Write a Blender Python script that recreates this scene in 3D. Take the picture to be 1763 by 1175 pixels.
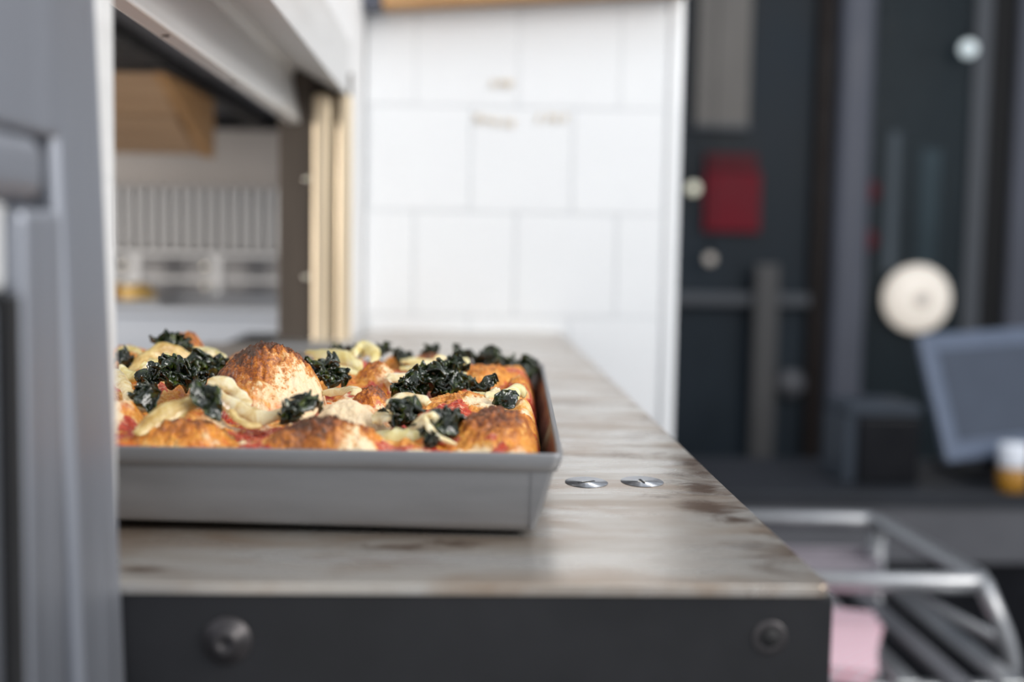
import bpy, bmesh, math, random
import numpy as np
from mathutils import Vector, Matrix, noise

for o in list(bpy.data.objects):
    bpy.data.objects.remove(o, do_unlink=True)
scene = bpy.context.scene
COL = scene.collection
random.seed(4)

# ---------------------------------------------------------------- camera, world, lights, exposure
cam_data = bpy.data.cameras.new('camera')
cam = bpy.data.objects.new('camera', cam_data)
COL.objects.link(cam)
cam_data.sensor_width = 36.0
cam_data.lens = 2100.0 / 1763.0 * 36.0
cam_data.clip_start = 0.02
cam_data.clip_end = 60
cam_data.dof.use_dof = True
cam_data.dof.focus_distance = 0.80
cam_data.dof.aperture_fstop = 2.7
cam_data.dof.aperture_blades = 9
_y = Vector((-88.5 / 2100, 177.5 / 2100, -1)).normalized()     # where the room's depth axis lies in camera space
_u = Vector((math.sin(math.radians(0.8)), math.cos(math.radians(0.8)), 0))
_u = (_u - _y * _u.dot(_y)).normalized()
_x = _y.cross(_u)
cam.matrix_world = Matrix.Translation((0, 0, 0.16)) @ Matrix((_x, _y, _u)).to_4x4()
scene.camera = cam

vs = scene.view_settings
scene.display_settings.display_device = 'sRGB'
vs.view_transform = 'Standard'
vs.look = 'None'
vs.gamma = 1.0
vs.use_curve_mapping = False
vs.exposure = 0.0

world = bpy.data.worlds.new('world')
scene.world = world
world.use_nodes = True
world.node_tree.nodes['Background'].inputs[0].default_value = (0.86, 0.92, 1.0, 1)
world.node_tree.nodes['Background'].inputs[1].default_value = 0.68


def area(name, loc, target, sx, sy, power, color):
    d = bpy.data.lights.new(name, 'AREA')
    d.shape = 'RECTANGLE'
    d.size, d.size_y, d.energy, d.color = sx, sy, power, color
    o = bpy.data.objects.new(name, d)
    COL.objects.link(o)
    o.location = loc
    o.rotation_euler = (Vector(target) - Vector(loc)).to_track_quat('-Z', 'Y').to_euler()
    return o


area('shop_window_light', (2.3, -0.3, 1.5), (0, 0.9, 0.05), 1.6, 1.6, 84, (1.0, 0.965, 0.92))
area('skylight', (0.9, 0.6, 2.6), (0.1, 1.6, 0.1), 1.2, 1.2, 16, (0.93, 0.96, 1.0))
area('kitchen_fill', (-2.3, 1.1, 0.30), (-0.6, 2.7, 0.15), 0.8, 0.8, 46, (1.0, 0.94, 0.88))  # added fill to lift the dark kitchen, no such lamp is seen


# ---------------------------------------------------------------- helpers
def link(name, me, m=None, parent=None, smooth=False):
    o = bpy.data.objects.new(name, me)
    COL.objects.link(o)
    if m is not None and not me.materials:
        me.materials.append(m)
    if parent is not None:
        o.parent = parent
    if smooth:
        me.polygons.foreach_set('use_smooth', [True] * len(me.polygons))
    return o


def raw(name, verts, faces, m=None, parent=None, smooth=False):
    me = bpy.data.meshes.new(name)
    me.from_pydata([tuple(v) for v in verts], [], faces)
    me.update()
    return link(name, me, m, parent, smooth)


def from_bm(name, bm, m, parent=None, smooth=False):
    bmesh.ops.recalc_face_normals(bm, faces=bm.faces)
    me = bpy.data.meshes.new(name)
    bm.to_mesh(me)
    bm.free()
    return link(name, me, m, parent, smooth)


def add_box(bm, x0, x1, y0, y1, z0, z1, bev=0.0, seg=2, mat=None):
    r = bmesh.ops.create_cube(bm, size=1)
    vs_ = r['verts']
    bmesh.ops.scale(bm, vec=(x1 - x0, y1 - y0, z1 - z0), verts=vs_)
    bmesh.ops.translate(bm, vec=((x0 + x1) / 2, (y0 + y1) / 2, (z0 + z1) / 2), verts=vs_)
    if bev > 0:
        es = list({e for v in vs_ for e in v.link_edges})
        r2 = bmesh.ops.bevel(bm, geom=es, offset=bev, segments=seg, profile=0.5, affect='EDGES')
        vs_ = list({v for f in r2['faces'] for v in f.verts} | {v for v in vs_ if v.is_valid})
    if mat is not None:
        bmesh.ops.transform(bm, matrix=mat, verts=[v for v in vs_ if v.is_valid])
    return vs_


def box(name, x0, x1, y0, y1, z0, z1, m, parent=None, bev=0.002, seg=2, mat=None):
    bm = bmesh.new()
    add_box(bm, min(x0, x1), max(x0, x1), min(y0, y1), max(y0, y1), min(z0, z1), max(z0, z1), bev, seg, mat)
    return from_bm(name, bm, m, parent, smooth=False)


def extrude_y(name, prof, y0, y1, m, parent=None, bev=0.0015):
    """profile of (x, z) points swept along y."""
    n = len(prof)
    bm = bmesh.new()
    a = [bm.verts.new((x, y0, z)) for x, z in prof]
    b = [bm.verts.new((x, y1, z)) for x, z in prof]
    bm.faces.new(a)
    bm.faces.new(b[::-1])
    for i in range(n):
        j = (i + 1) % n
        bm.faces.new((a[j], a[i], b[i], b[j]))
    bmesh.ops.recalc_face_normals(bm, faces=bm.faces)
    if bev:
        bmesh.ops.bevel(bm, geom=list(bm.edges), offset=bev, segments=2, profile=0.5, affect='EDGES')
    return from_bm(name, bm, m, parent)


def tube(name, pts, r, m, parent=None, n=14, closed_ends=True):
    P = [Vector(p) for p in pts]
    verts, faces = [], []
    t0 = (P[1] - P[0]).normalized()
    ref = Vector((0, 0, 1)) if abs(t0.z) < 0.9 else Vector((1, 0, 0))
    nrm = t0.cross(ref).normalized()
    for i, p in enumerate(P):
        t = (P[min(i + 1, len(P) - 1)] - P[max(i - 1, 0)]).normalized()
        nrm = (nrm - t * nrm.dot(t)).normalized()
        bn = t.cross(nrm)
        for k in range(n):
            a = 2 * math.pi * k / n
            verts.append(p + (nrm * math.cos(a) + bn * math.sin(a)) * r)
    for i in range(len(P) - 1):
        for k in range(n):
            k2 = (k + 1) % n
            faces.append((i * n + k, i * n + k2, (i + 1) * n + k2, (i + 1) * n + k))
    if closed_ends:
        faces.append(tuple(range(n))[::-1])
        faces.append(tuple((len(P) - 1) * n + k for k in range(n)))
    return raw(name, verts, faces, m, parent, smooth=True)


def bend(pts, r, n=6):
    """round the inner corners of a polyline."""
    P = [Vector(p) for p in pts]
    out = [P[0]]
    for i in range(1, len(P) - 1):
        a, b, c = P[i - 1], P[i], P[i + 1]
        u, v = (a - b).normalized(), (c - b).normalized()
        s, e = b + u * r, b + v * r
        for k in range(n + 1):
            t = k / n
            out.append(s * (1 - t) ** 2 + b * 2 * t * (1 - t) + e * t * t)
    out.append(P[-1])
    return out


def lathe(name, prof, loc, m, parent=None, n=32, axis='Z', smooth=True):
    """prof: (radius, height) along the axis."""
    verts, faces = [], []
    for r, h in prof:
        for k in range(n):
            a = 2 * math.pi * k / n
            c, s = r * math.cos(a), r * math.sin(a)
            verts.append({'Z': (c, s, h), 'Y': (c, h, s), 'X': (h, c, s)}[axis])
    for i in range(len(prof) - 1):
        for k in range(n):
            k2 = (k + 1) % n
            faces.append((i * n + k, i * n + k2, (i + 1) * n + k2, (i + 1) * n + k))
    faces.append(tuple(range(n)))
    faces.append(tuple((len(prof) - 1) * n + k for k in range(n)))
    verts = [(v[0] + loc[0], v[1] + loc[1], v[2] + loc[2]) for v in verts]
    bm = bmesh.new()
    bv = [bm.verts.new(v) for v in verts]
    for f in faces:
        try:
            bm.faces.new([bv[i] for i in f])
        except ValueError:
            pass
    bmesh.ops.remove_doubles(bm, verts=bm.verts, dist=1e-6)
    o = from_bm(name, bm, m, parent, smooth)
    return o


def tag(o, label, cat, group=None, kind=None):
    o['label'] = label
    o['category'] = cat
    if group:
        o['group'] = group
    if kind:
        o['kind'] = kind
    return o


def thing(name, loc, label, cat, group=None):
    o = bpy.data.objects.new(name, None)
    COL.objects.link(o)
    o.empty_display_size = 0.05
    return tag(o, label, cat, group)      # parts carry world coordinates, the Empty stays at the origin


def structure(o, label=None):
    o['kind'] = 'structure'
    if label:
        o['label'] = label
    return o


# ---------------------------------------------------------------- materials
def nodes_of(name):
    m = bpy.data.materials.new(name)
    m.use_nodes = True
    nt = m.node_tree
    return m, nt, nt.nodes['Principled BSDF']


def N(nt, kind, **kw):
    n = nt.nodes.new(kind)
    for k, v in kw.items():
        if k in ('inp',):
            for i, x in v.items():
                n.inputs[i].default_value = x
        else:
            setattr(n, k, v)
    return n


def ramp(nt, fac, stops):
    r = nt.nodes.new('ShaderNodeValToRGB')
    while len(r.color_ramp.elements) < len(stops):
        r.color_ramp.elements.new(0.5)
    for e, (p, c) in zip(r.color_ramp.elements, stops):
        e.position = p
        e.color = c if len(c) == 4 else (*c, 1)
    nt.links.new(fac, r.inputs[0])
    return r


def mixc(nt, fac, a, b):
    m = nt.nodes.new('ShaderNodeMix')
    m.data_type = 'RGBA'
    for sock, v in ((m.inputs[0], fac), (m.inputs[6], a), (m.inputs[7], b)):
        if hasattr(v, 'links'):
            nt.links.new(v, sock)
        else:
            sock.default_value = v if isinstance(v, (int, float)) else (*v, 1) if len(v) == 3 else v
    return m.outputs[2]


def coords(nt, scale=(1, 1, 1)):
    tc = nt.nodes.new('ShaderNodeTexCoord')
    mp = nt.nodes.new('ShaderNodeMapping')
    mp.inputs['Scale'].default_value = scale
    nt.links.new(tc.outputs['Object'], mp.inputs[0])
    return mp.outputs[0]


def surf(name, col, rough=0.5, metal=0.0, var=0.15, scale=(20, 20, 20), bump=0.1, bdist=0.001, rvar=0.08, emit=None, emit_s=0.0, detail=4.0, coat=0.0):
    """base colour varied by noise, noise-varied roughness and a fine bump."""
    m, nt, p = nodes_of(name)
    v = coords(nt, scale)
    n = N(nt, 'ShaderNodeTexNoise', inp={'Scale': 1.0, 'Detail': detail, 'Roughness': 0.6})
    nt.links.new(v, n.inputs['Vector'])
    lo, hi = [c * (1 - var) for c in col], [min(1, c * (1 + var)) for c in col]
    r = ramp(nt, n.outputs['Fac'], [(0.3, lo), (0.7, hi)])
    nt.links.new(r.outputs[0], p.inputs['Base Color'])
    rr = ramp(nt, n.outputs['Fac'], [(0.3, [max(0.02, rough - rvar)] * 3), (0.7, [min(1, rough + rvar)] * 3)])
    nt.links.new(rr.outputs[0], p.inputs['Roughness'])
    p.inputs['Metallic'].default_value = metal
    if coat:
        p.inputs['Coat Weight'].default_value = coat
    if bump:
        b = N(nt, 'ShaderNodeBump', inp={'Strength': bump, 'Distance': bdist})
        nt.links.new(n.outputs['Fac'], b.inputs['Height'])
        nt.links.new(b.outputs[0], p.inputs['Normal'])
    if emit:
        p.inputs['Emission Color'].default_value = (*emit, 1)
        p.inputs['Emission Strength'].default_value = emit_s
    return m


M = {}
M['steel'] = surf('brushed_steel', (0.52, 0.53, 0.54), 0.36, 1.0, 0.10, (4, 4, 160), 0.05)
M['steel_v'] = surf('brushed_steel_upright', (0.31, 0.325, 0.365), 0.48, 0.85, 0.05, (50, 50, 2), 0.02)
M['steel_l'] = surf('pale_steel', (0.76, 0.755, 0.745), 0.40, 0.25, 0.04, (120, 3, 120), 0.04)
M['steel_matte'] = surf('matte_painted_steel', (0.66, 0.66, 0.655), 0.45, 0.1, 0.05, (30, 6, 30), 0.03)
M['pan_steel'] = surf('dull_pan_steel', (0.235, 0.238, 0.248), 0.50, 0.6, 0.10, (9, 9, 60), 0.05, rvar=0.06)
M['pan_in'] = surf('baked_on_pan_inside', (0.045, 0.026, 0.016), 0.45, 0.4, 0.5, (60, 60, 60), 0.1)
M['black_steel'] = surf('black_steel_front', (0.015, 0.0152, 0.0175), 0.5, 0.2, 0.3, (14, 14, 14), 0.04)
M['dark_gap'] = surf('dark_gap', (0.01, 0.01, 0.011), 0.7, 0.0, 0.2)
M['brass'] = surf('brass', (0.74, 0.615, 0.44), 0.42, 0.55, 0.06, (60, 60, 3), 0.04)  # brass of the lettering; on the hatch posts it imitates warm reflected light
M['bronze'] = surf('dark_bronze', (0.085, 0.068, 0.054), 0.55, 0.4, 0.2, (60, 60, 3), 0.04)
M['dark_ring'] = surf('dull_dark_ring', (0.065, 0.060, 0.062), 0.42, 0.6, 0.2, (90, 90, 90), 0.1)
M['zinc'] = surf('zinc_screw', (0.62, 0.60, 0.52), 0.24, 1.0, 0.12, (300, 300, 300), 0.1, 0.0004)
M['zinc_d'] = surf('worn_countersink', (0.56, 0.58, 0.62), 0.36, 0.9, 0.15, (300, 300, 300), 0.1, 0.0004)
M['tile'] = surf('white_glazed_tile', (0.83, 0.845, 0.86), 0.16, 0.0, 0.015, (7, 7, 7), 0.10, 0.002, 0.03, coat=0.3)
M['grout'] = surf('pale_grout', (0.66, 0.68, 0.70), 0.8, 0.0, 0.06, (60, 60, 60), 0.2)
M['white_wall'] = surf('white_wall_paint', (0.80, 0.80, 0.80), 0.6, 0.0, 0.03, (12, 12, 12), 0.05)
M['kwall'] = surf('warm_grey_kitchen_wall', (0.43, 0.395, 0.37), 0.6, 0.0, 0.06, (8, 8, 8), 0.05)
M['floor'] = surf('grey_concrete_floor', (0.16, 0.16, 0.17), 0.55, 0.0, 0.2, (3, 3, 3), 0.1)
M['ceil_d'] = surf('dark_grey_ceiling', (0.13, 0.13, 0.145), 0.6, 0.0, 0.1, (5, 5, 5), 0.05)
M['black'] = surf('black_paint', (0.012, 0.012, 0.013), 0.5, 0.0, 0.2)
M['vent_w'] = surf('pale_vent_slat', (0.74, 0.735, 0.73), 0.45, 0.1, 0.03)
M['vent_g'] = surf('grey_vent_back', (0.36, 0.35, 0.35), 0.6, 0.0, 0.06)
M['table_steel'] = surf('prep_table_steel', (0.60, 0.63, 0.68), 0.42, 0.35, 0.05, (3, 60, 60), 0.03)
M['slate'] = surf('slate_blue_frame', (0.085, 0.092, 0.120), 0.5, 0.1, 0.12, (6, 6, 3), 0.04)
M['brownblack'] = surf('brown_black_post', (0.020, 0.015, 0.014), 0.5, 0.1, 0.2)
M['glass_d'] = surf('dark_shop_glass', (0.019, 0.027, 0.036), 0.5, 0.0, 0.35, (2.5, 2.5, 1.6), 0.02)
M['glass_t'] = surf('dark_teal_glass', (0.032, 0.052, 0.064), 0.35, 0.0, 0.3, (3, 3, 1.4), 0.02)
M['wire'] = surf('dark_mesh_wire', (0.012, 0.018, 0.024), 0.5, 0.4, 0.1)
M['beige'] = surf('beige_panel', (0.22, 0.205, 0.19), 0.7, 0.0, 0.1, (3, 3, 3), 0.03)
M['greyband'] = surf('grey_rail_paint', (0.075, 0.082, 0.095), 0.5, 0.1, 0.1)
M['greypost'] = surf('taupe_post_paint', (0.075, 0.073, 0.074), 0.55, 0.0, 0.1)
M['red'] = surf('dark_red_sign', (0.17, 0.010, 0.020), 0.6, 0.0, 0.1, (5, 5, 5), 0.02)
M['red_d'] = surf('darker_red_band', (0.09, 0.008, 0.014), 0.5, 0.0, 0.1)
M['lamp'] = surf('opal_lamp_glass', (0.62, 0.58, 0.53), 0.35, 0.0, 0.03, emit=(1.0, 0.90, 0.78), emit_s=0.48, bump=0.0)
M['lamp_c'] = surf('lamp_centre_cap', (0.45, 0.42, 0.39), 0.4, 0.0, 0.05, emit=(1.0, 0.88, 0.76), emit_s=0.22, bump=0.0)
M['bulb'] = surf('small_bulb', (0.8, 0.8, 0.7), 0.3, 0.0, 0.02, emit=(1.0, 0.95, 0.72), emit_s=0.55, bump=0.0)
M['bulb_c'] = surf('small_cool_bulb', (0.8, 0.85, 0.85), 0.3, 0.0, 0.02, emit=(0.80, 0.95, 1.0), emit_s=0.5, bump=0.0)
M['pale_strip'] = surf('pale_pane_strip', (0.060, 0.078, 0.095), 0.6, 0.0, 0.2, (6, 6, 3), 0.02)
M['bezel'] = surf('blue_grey_bezel', (0.115, 0.145, 0.21), 0.45, 0.1, 0.06)
M['screen'] = surf('dark_slate_screen', (0.060, 0.074, 0.105), 0.15, 0.0, 0.05, bump=0.0)
M['plastic'] = surf('black_plastic', (0.006, 0.0065, 0.009), 0.4, 0.0, 0.2)
M['plastic_b'] = surf('blue_grey_plastic', (0.040, 0.050, 0.066), 0.5, 0.0, 0.1)
M['chrome'] = surf('chrome_tube', (0.42, 0.425, 0.44), 0.42, 1.0, 0.06, (40, 40, 40), 0.03)
M['back_counter'] = surf('grey_counter_stone', (0.028, 0.031, 0.038), 0.5, 0.0, 0.15, (6, 6, 6), 0.03)
M['back_front'] = surf('grey_counter_front', (0.105, 0.107, 0.120), 0.5, 0.1, 0.1, (5, 5, 5), 0.03)
M['lilac'] = surf('pale_lilac_bin', (0.27, 0.245, 0.28), 0.5, 0.0, 0.06)
M['jarwhite'] = surf('white_jar_lid', (0.80, 0.84, 0.92), 0.2, 0.0, 0.03)
M['amber'] = surf('amber_liquid', (0.42, 0.20, 0.02), 0.12, 0.0, 0.25, (40, 40, 40), 0.0, coat=0.6)


def wood(name, col, dark, scale=(3, 30, 30)):
    m, nt, p = nodes_of(name)
    v = coords(nt, scale)
    n = N(nt, 'ShaderNodeTexNoise', inp={'Scale': 1.0, 'Detail': 6.0, 'Roughness': 0.65, 'Distortion': 0.6})
    nt.links.new(v, n.inputs['Vector'])
    r = ramp(nt, n.outputs['Fac'], [(0.3, dark), (0.65, col)])
    nt.links.new(r.outputs[0], p.inputs['Base Color'])
    p.inputs['Roughness'].default_value = 0.5
    return m


for k_ in ('glass_d', 'glass_t', 'black', 'brownblack', 'red', 'red_d', 'plastic', 'plastic_b', 'back_counter', 'beige'):
    M[k_].node_tree.nodes['Principled BSDF'].inputs['Specular IOR Level'].default_value = 0.18
M['wood'] = wood('honey_wood', (0.52, 0.30, 0.13), (0.40, 0.21, 0.08))
M['wood_d'] = wood('brown_wood', (0.52, 0.335, 0.195), (0.40, 0.25, 0.14))


# burnt-on smears on the counter: x, y, radius x, radius y, strength
RUST = [(0.152, 0.722, 0.022, 0.030, 0.62), (0.160, 0.690, 0.016, 0.016, 0.50), (0.168, 0.860, 0.016, 0.060, 0.52), (0.160, 0.780, 0.018, 0.030, 0.55),
        (0.150, 0.990, 0.030, 0.030, 0.34), (0.105, 1.190, 0.060, 0.040, 0.36), (0.120, 0.900, 0.060, 0.022, 0.34), (-0.030, 0.622, 0.050, 0.012, 0.42),
        (0.000, 0.630, 0.030, 0.010, 0.45), (-0.150, 0.576, 0.020, 0.008, 0.50), (0.090, 1.330, 0.050, 0.050, 0.30), (0.130, 0.755, 0.030, 0.012, 0.36)]


def counter_steel():
    m, nt, p = nodes_of('worn_counter_steel')
    L = nt.links
    v1 = coords(nt, (5, 26, 5))
    n1 = N(nt, 'ShaderNodeTexNoise', inp={'Scale': 1.0, 'Detail': 8.0, 'Roughness': 0.62, 'Distortion': 0.8})
    L.new(v1, n1.inputs['Vector'])
    base = ramp(nt, n1.outputs['Fac'], [(0.26, (0.36, 0.29, 0.23)), (0.42, (0.52, 0.48, 0.43)), (0.60, (0.63, 0.605, 0.57))])
    tc = N(nt, 'ShaderNodeTexCoord')
    sep = N(nt, 'ShaderNodeSeparateXYZ')
    L.new(tc.outputs['Object'], sep.inputs[0])
    # rust along the outer edge of the sheet and smears towards the pan
    edge = N(nt, 'ShaderNodeMapRange', inp={'From Min': 0.10, 'From Max': 0.175})
    L.new(sep.outputs['X'], edge.inputs['Value'])
    n2 = N(nt, 'ShaderNodeTexNoise', inp={'Scale': 16.0, 'Detail': 7.0, 'Roughness': 0.7, 'Distortion': 0.5})
    mp = N(nt, 'ShaderNodeMapping')
    mp.inputs['Scale'].default_value = (1.2, 1.9, 1)
    mp.inputs['Location'].default_value = (0.3, 0.17, 0)
    L.new(tc.outputs['Object'], mp.inputs[0])
    L.new(mp.outputs[0], n2.inputs['Vector'])
    mul = N(nt, 'ShaderNodeMath', operation='MULTIPLY_ADD', inp={1: 0.20, 2: -0.10})
    L.new(edge.outputs[0], mul.inputs[0])
    add = N(nt, 'ShaderNodeMath', operation='ADD')
    L.new(n2.outputs['Fac'], add.inputs[0])
    L.new(mul.outputs[0], add.inputs[1])
    mask = ramp(nt, add.outputs[0], [(0.57, (0, 0, 0)), (0.72, (0.85, 0.85, 0.85))])
    n4 = N(nt, 'ShaderNodeTexNoise', inp={'Scale': 1.0, 'Detail': 6.0, 'Roughness': 0.6, 'Distortion': 1.2})
    L.new(coords(nt, (7, 15, 7)), n4.inputs['Vector'])
    veil = ramp(nt, n4.outputs['Fac'], [(0.46, (0, 0, 0)), (0.64, (0.72, 0.72, 0.72))])
    c0 = mixc(nt, veil.outputs[0], base.outputs[0], (0.37, 0.265, 0.185))
    # burnt-on smears, each with its own outline
    total = None
    for (bx, by, rx, ry, k) in RUST:
        m2 = N(nt, 'ShaderNodeMapping', vector_type='TEXTURE')
        m2.inputs['Location'].default_value = (bx, by, 0)
        m2.inputs['Scale'].default_value = (rx, ry, 1)
        L.new(tc.outputs['Object'], m2.inputs[0])
        ln_ = N(nt, 'ShaderNodeVectorMath', operation='LENGTH')
        L.new(m2.outputs[0], ln_.inputs[0])
        mr = N(nt, 'ShaderNodeMapRange', inp={'From Min': 0.0, 'From Max': 1.3, 'To Min': k, 'To Max': 0.0})
        L.new(ln_.outputs['Value'], mr.inputs['Value'])
        if total is None:
            total = mr.outputs[0]
        else:
            mx = N(nt, 'ShaderNodeMath', operation='MAXIMUM')
            L.new(total, mx.inputs[0])
            L.new(mr.outputs[0], mx.inputs[1])
            total = mx.outputs[0]
    n6 = N(nt, 'ShaderNodeTexNoise', inp={'Scale': 1.0, 'Detail': 8.0, 'Roughness': 0.72, 'Distortion': 0.6})
    L.new(coords(nt, (55, 85, 50)), n6.inputs['Vector'])
    sm = N(nt, 'ShaderNodeMath', operation='ADD')
    L.new(total, sm.inputs[0])
    L.new(n6.outputs['Fac'], sm.inputs[1])
    smr = ramp(nt, sm.outputs[0], [(0.66, (0, 0, 0)), (0.95, (0.9, 0.9, 0.9))])
    c1 = mixc(nt, mask.outputs[0], c0, (0.135, 0.072, 0.036))
    c = mixc(nt, smr.outputs[0], c1, (0.105, 0.052, 0.024))
    L.new(c, p.inputs['Base Color'])
    rg = ramp(nt, n1.outputs['Fac'], [(0.3, (0.36, 0.36, 0.36)), (0.62, (0.25, 0.25, 0.25))])
    L.new(rg.outputs[0], p.inputs['Roughness'])
    p.inputs['Metallic'].default_value = 0.75
    n3 = N(nt, 'ShaderNodeTexNoise', inp={'Scale': 70.0, 'Detail': 5.0})
    L.new(tc.outputs['Object'], n3.inputs['Vector'])
    b = N(nt, 'ShaderNodeBump', inp={'Strength': 0.12, 'Distance': 0.001})
    L.new(n3.outputs['Fac'], b.inputs['Height'])
    L.new(b.outputs[0], p.inputs['Normal'])
    return m


M['counter'] = counter_steel()


def dough_mat():
    m, nt, p = nodes_of('baked_dough')
    L = nt.links
    at = N(nt, 'ShaderNodeAttribute', attribute_name='bake')     # r browning, g tomato, b pale
    sep = N(nt, 'ShaderNodeSeparateColor')
    L.new(at.outputs['Color'], sep.inputs[0])
    tc = N(nt, 'ShaderNodeTexCoord')

    def nz(s, d=5.0, r=0.65):
        n = N(nt, 'ShaderNodeTexNoise', inp={'Scale': s, 'Detail': d, 'Roughness': r})
        L.new(tc.outputs['Object'], n.inputs['Vector'])
        return n.outputs['Fac']

    def madd(a, k, c):
        n = N(nt, 'ShaderNodeMath', operation='MULTIPLY_ADD', inp={1: k, 2: c})
        L.new(a, n.inputs[0])
        return n.outputs[0]

    def plus(a, b):
        n = N(nt, 'ShaderNodeMath', operation='ADD')
        L.new(a, n.inputs[0])
        L.new(b, n.inputs[1])
        return n.outputs[0]
    f1, f2, f3, f4 = nz(170), nz(420, 4), nz(70), nz(950, 3)
    # melted cheese and crumb ground: cream to oily amber
    ground = ramp(nt, plus(f3, madd(f2, 0.5, -0.25)), [(0.30, (0.82, 0.53, 0.21)), (0.45, (0.74, 0.32, 0.045)), (0.58, (0.60, 0.16, 0.014)), (0.70, (0.48, 0.075, 0.010))])
    pale = mixc(nt, f1, (0.85, 0.72, 0.51), (0.80, 0.58, 0.32))
    palef = ramp(nt, plus(sep.outputs[2], plus(madd(f1, 0.9, -0.45), madd(f2, 0.5, -0.25))), [(0.34, (0, 0, 0)), (0.60, (1, 1, 1))])
    c = mixc(nt, palef.outputs[0], ground.outputs[0], pale)
    # browning, from gold to burnt, in blisters
    bsum = plus(sep.outputs[0], plus(plus(madd(f1, 1.1, -0.55), madd(f2, 1.0, -0.5)), madd(f4, 0.5, -0.25)))
    gold = ramp(nt, bsum, [(0.26, (0, 0, 0)), (0.48, (1, 1, 1))])
    bcol = ramp(nt, bsum, [(0.28, (0.78, 0.39, 0.055)), (0.50, (0.56, 0.18, 0.015)), (0.74, (0.27, 0.066, 0.010)), (0.98, (0.045, 0.013, 0.007))])
    gf = N(nt, 'ShaderNodeMath', operation='MULTIPLY', inp={1: 0.94})
    L.new(gold.outputs[0], gf.inputs[0])
    c = mixc(nt, gf.outputs[0], c, bcol.outputs[0])
    # tomato, with pale strands of cheese pulled through it
    sf = ramp(nt, plus(sep.outputs[1], plus(madd(f1, 0.9, -0.45), madd(f2, 0.6, -0.3))), [(0.40, (0, 0, 0)), (0.56, (1, 1, 1))])
    red = ramp(nt, f2, [(0.35, (0.30, 0.014, 0.006)), (0.55, (0.52, 0.045, 0.012)), (0.72, (0.66, 0.13, 0.025))])
    n5 = N(nt, 'ShaderNodeTexNoise', inp={'Scale': 1.0, 'Detail': 3.0, 'Distortion': 1.5})
    L.new(coords(nt, (60, 240, 120)), n5.inputs['Vector'])
    strand = ramp(nt, n5.outputs['Fac'], [(0.47, (0, 0, 0)), (0.50, (0.75, 0.75, 0.75)), (0.53, (0, 0, 0))])
    rc = mixc(nt, strand.outputs[0], red.outputs[0], (0.80, 0.52, 0.34))
    c = mixc(nt, sf.outputs[0], c, rc)
    L.new(c, p.inputs['Base Color'])
    rg = ramp(nt, f1, [(0.35, (0.20, 0.20, 0.20)), (0.65, (0.42, 0.42, 0.42))])
    L.new(rg.outputs[0], p.inputs['Roughness'])
    p.inputs['Subsurface Weight'].default_value = 0.06
    p.inputs['Subsurface Radius'].default_value = (1.0, 0.5, 0.25)
    p.inputs['Subsurface Scale'].default_value = 0.003
    b = N(nt, 'ShaderNodeBump', inp={'Strength': 0.6, 'Distance': 0.0016})
    L.new(plus(f1, madd(f2, 0.5, 0.0)), b.inputs['Height'])
    L.new(b.outputs[0], p.inputs['Normal'])
    return m


M['dough'] = dough_mat()


def onion_mat(name, c0, c1, c2):
    m, nt, p = nodes_of(name)
    n = N(nt, 'ShaderNodeTexNoise', inp={'Scale': 85.0, 'Detail': 5.0, 'Roughness': 0.6, 'Distortion': 0.8})
    nt.links.new(coords(nt), n.inputs['Vector'])
    r = ramp(nt, n.outputs['Fac'], [(0.30, c0), (0.47, c1), (0.68, c2)])
    nt.links.new(r.outputs[0], p.inputs['Base Color'])
    p.inputs['Roughness'].default_value = 0.2
    p.inputs['Subsurface Weight'].default_value = 0.4
    p.inputs['Subsurface Radius'].default_value = (1.0, 0.8, 0.35)
    p.inputs['Subsurface Scale'].default_value = 0.004
    n2 = N(nt, 'ShaderNodeTexNoise', inp={'Scale': 260.0, 'Detail': 4.0})
    nt.links.new(coords(nt), n2.inputs['Vector'])
    b = N(nt, 'ShaderNodeBump', inp={'Strength': 0.35, 'Distance': 0.0012})
    nt.links.new(n2.outputs['Fac'], b.inputs['Height'])
    nt.links.new(b.outputs[0], p.inputs['Normal'])
    return m


M['onion0'] = onion_mat('cream_onion', (0.56, 0.36, 0.11), (0.75, 0.62, 0.35), (0.86, 0.79, 0.57))
M['onion1'] = onion_mat('caramel_onion', (0.40, 0.22, 0.05), (0.58, 0.41, 0.15), (0.76, 0.62, 0.30))
M['onion2'] = onion_mat('yellow_green_onion', (0.54, 0.40, 0.11), (0.69, 0.60, 0.27), (0.84, 0.78, 0.50))


def kale_mat():
    m, nt, p = nodes_of('roasted_kale')
    n = N(nt, 'ShaderNodeTexNoise', inp={'Scale': 160.0, 'Detail': 5.0, 'Roughness': 0.6})
    nt.links.new(coords(nt), n.inputs['Vector'])
    r = ramp(nt, n.outputs['Fac'], [(0.34, (0.003, 0.006, 0.002)), (0.54, (0.010, 0.020, 0.004)), (0.70, (0.075, 0.105, 0.012))])
    nt.links.new(r.outputs[0], p.inputs['Base Color'])
    p.inputs['Roughness'].default_value = 0.19
    p.inputs['Specular IOR Level'].default_value = 0.75
    n2 = N(nt, 'ShaderNodeTexVoronoi', inp={'Scale': 420.0})
    nt.links.new(coords(nt), n2.inputs['Vector'])
    b = N(nt, 'ShaderNodeBump', inp={'Strength': 0.35, 'Distance': 0.0008})
    nt.links.new(n2.outputs['Distance'], b.inputs['Height'])
    nt.links.new(b.outputs[0], p.inputs['Normal'])
    return m


M['kale'] = kale_mat()


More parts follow.
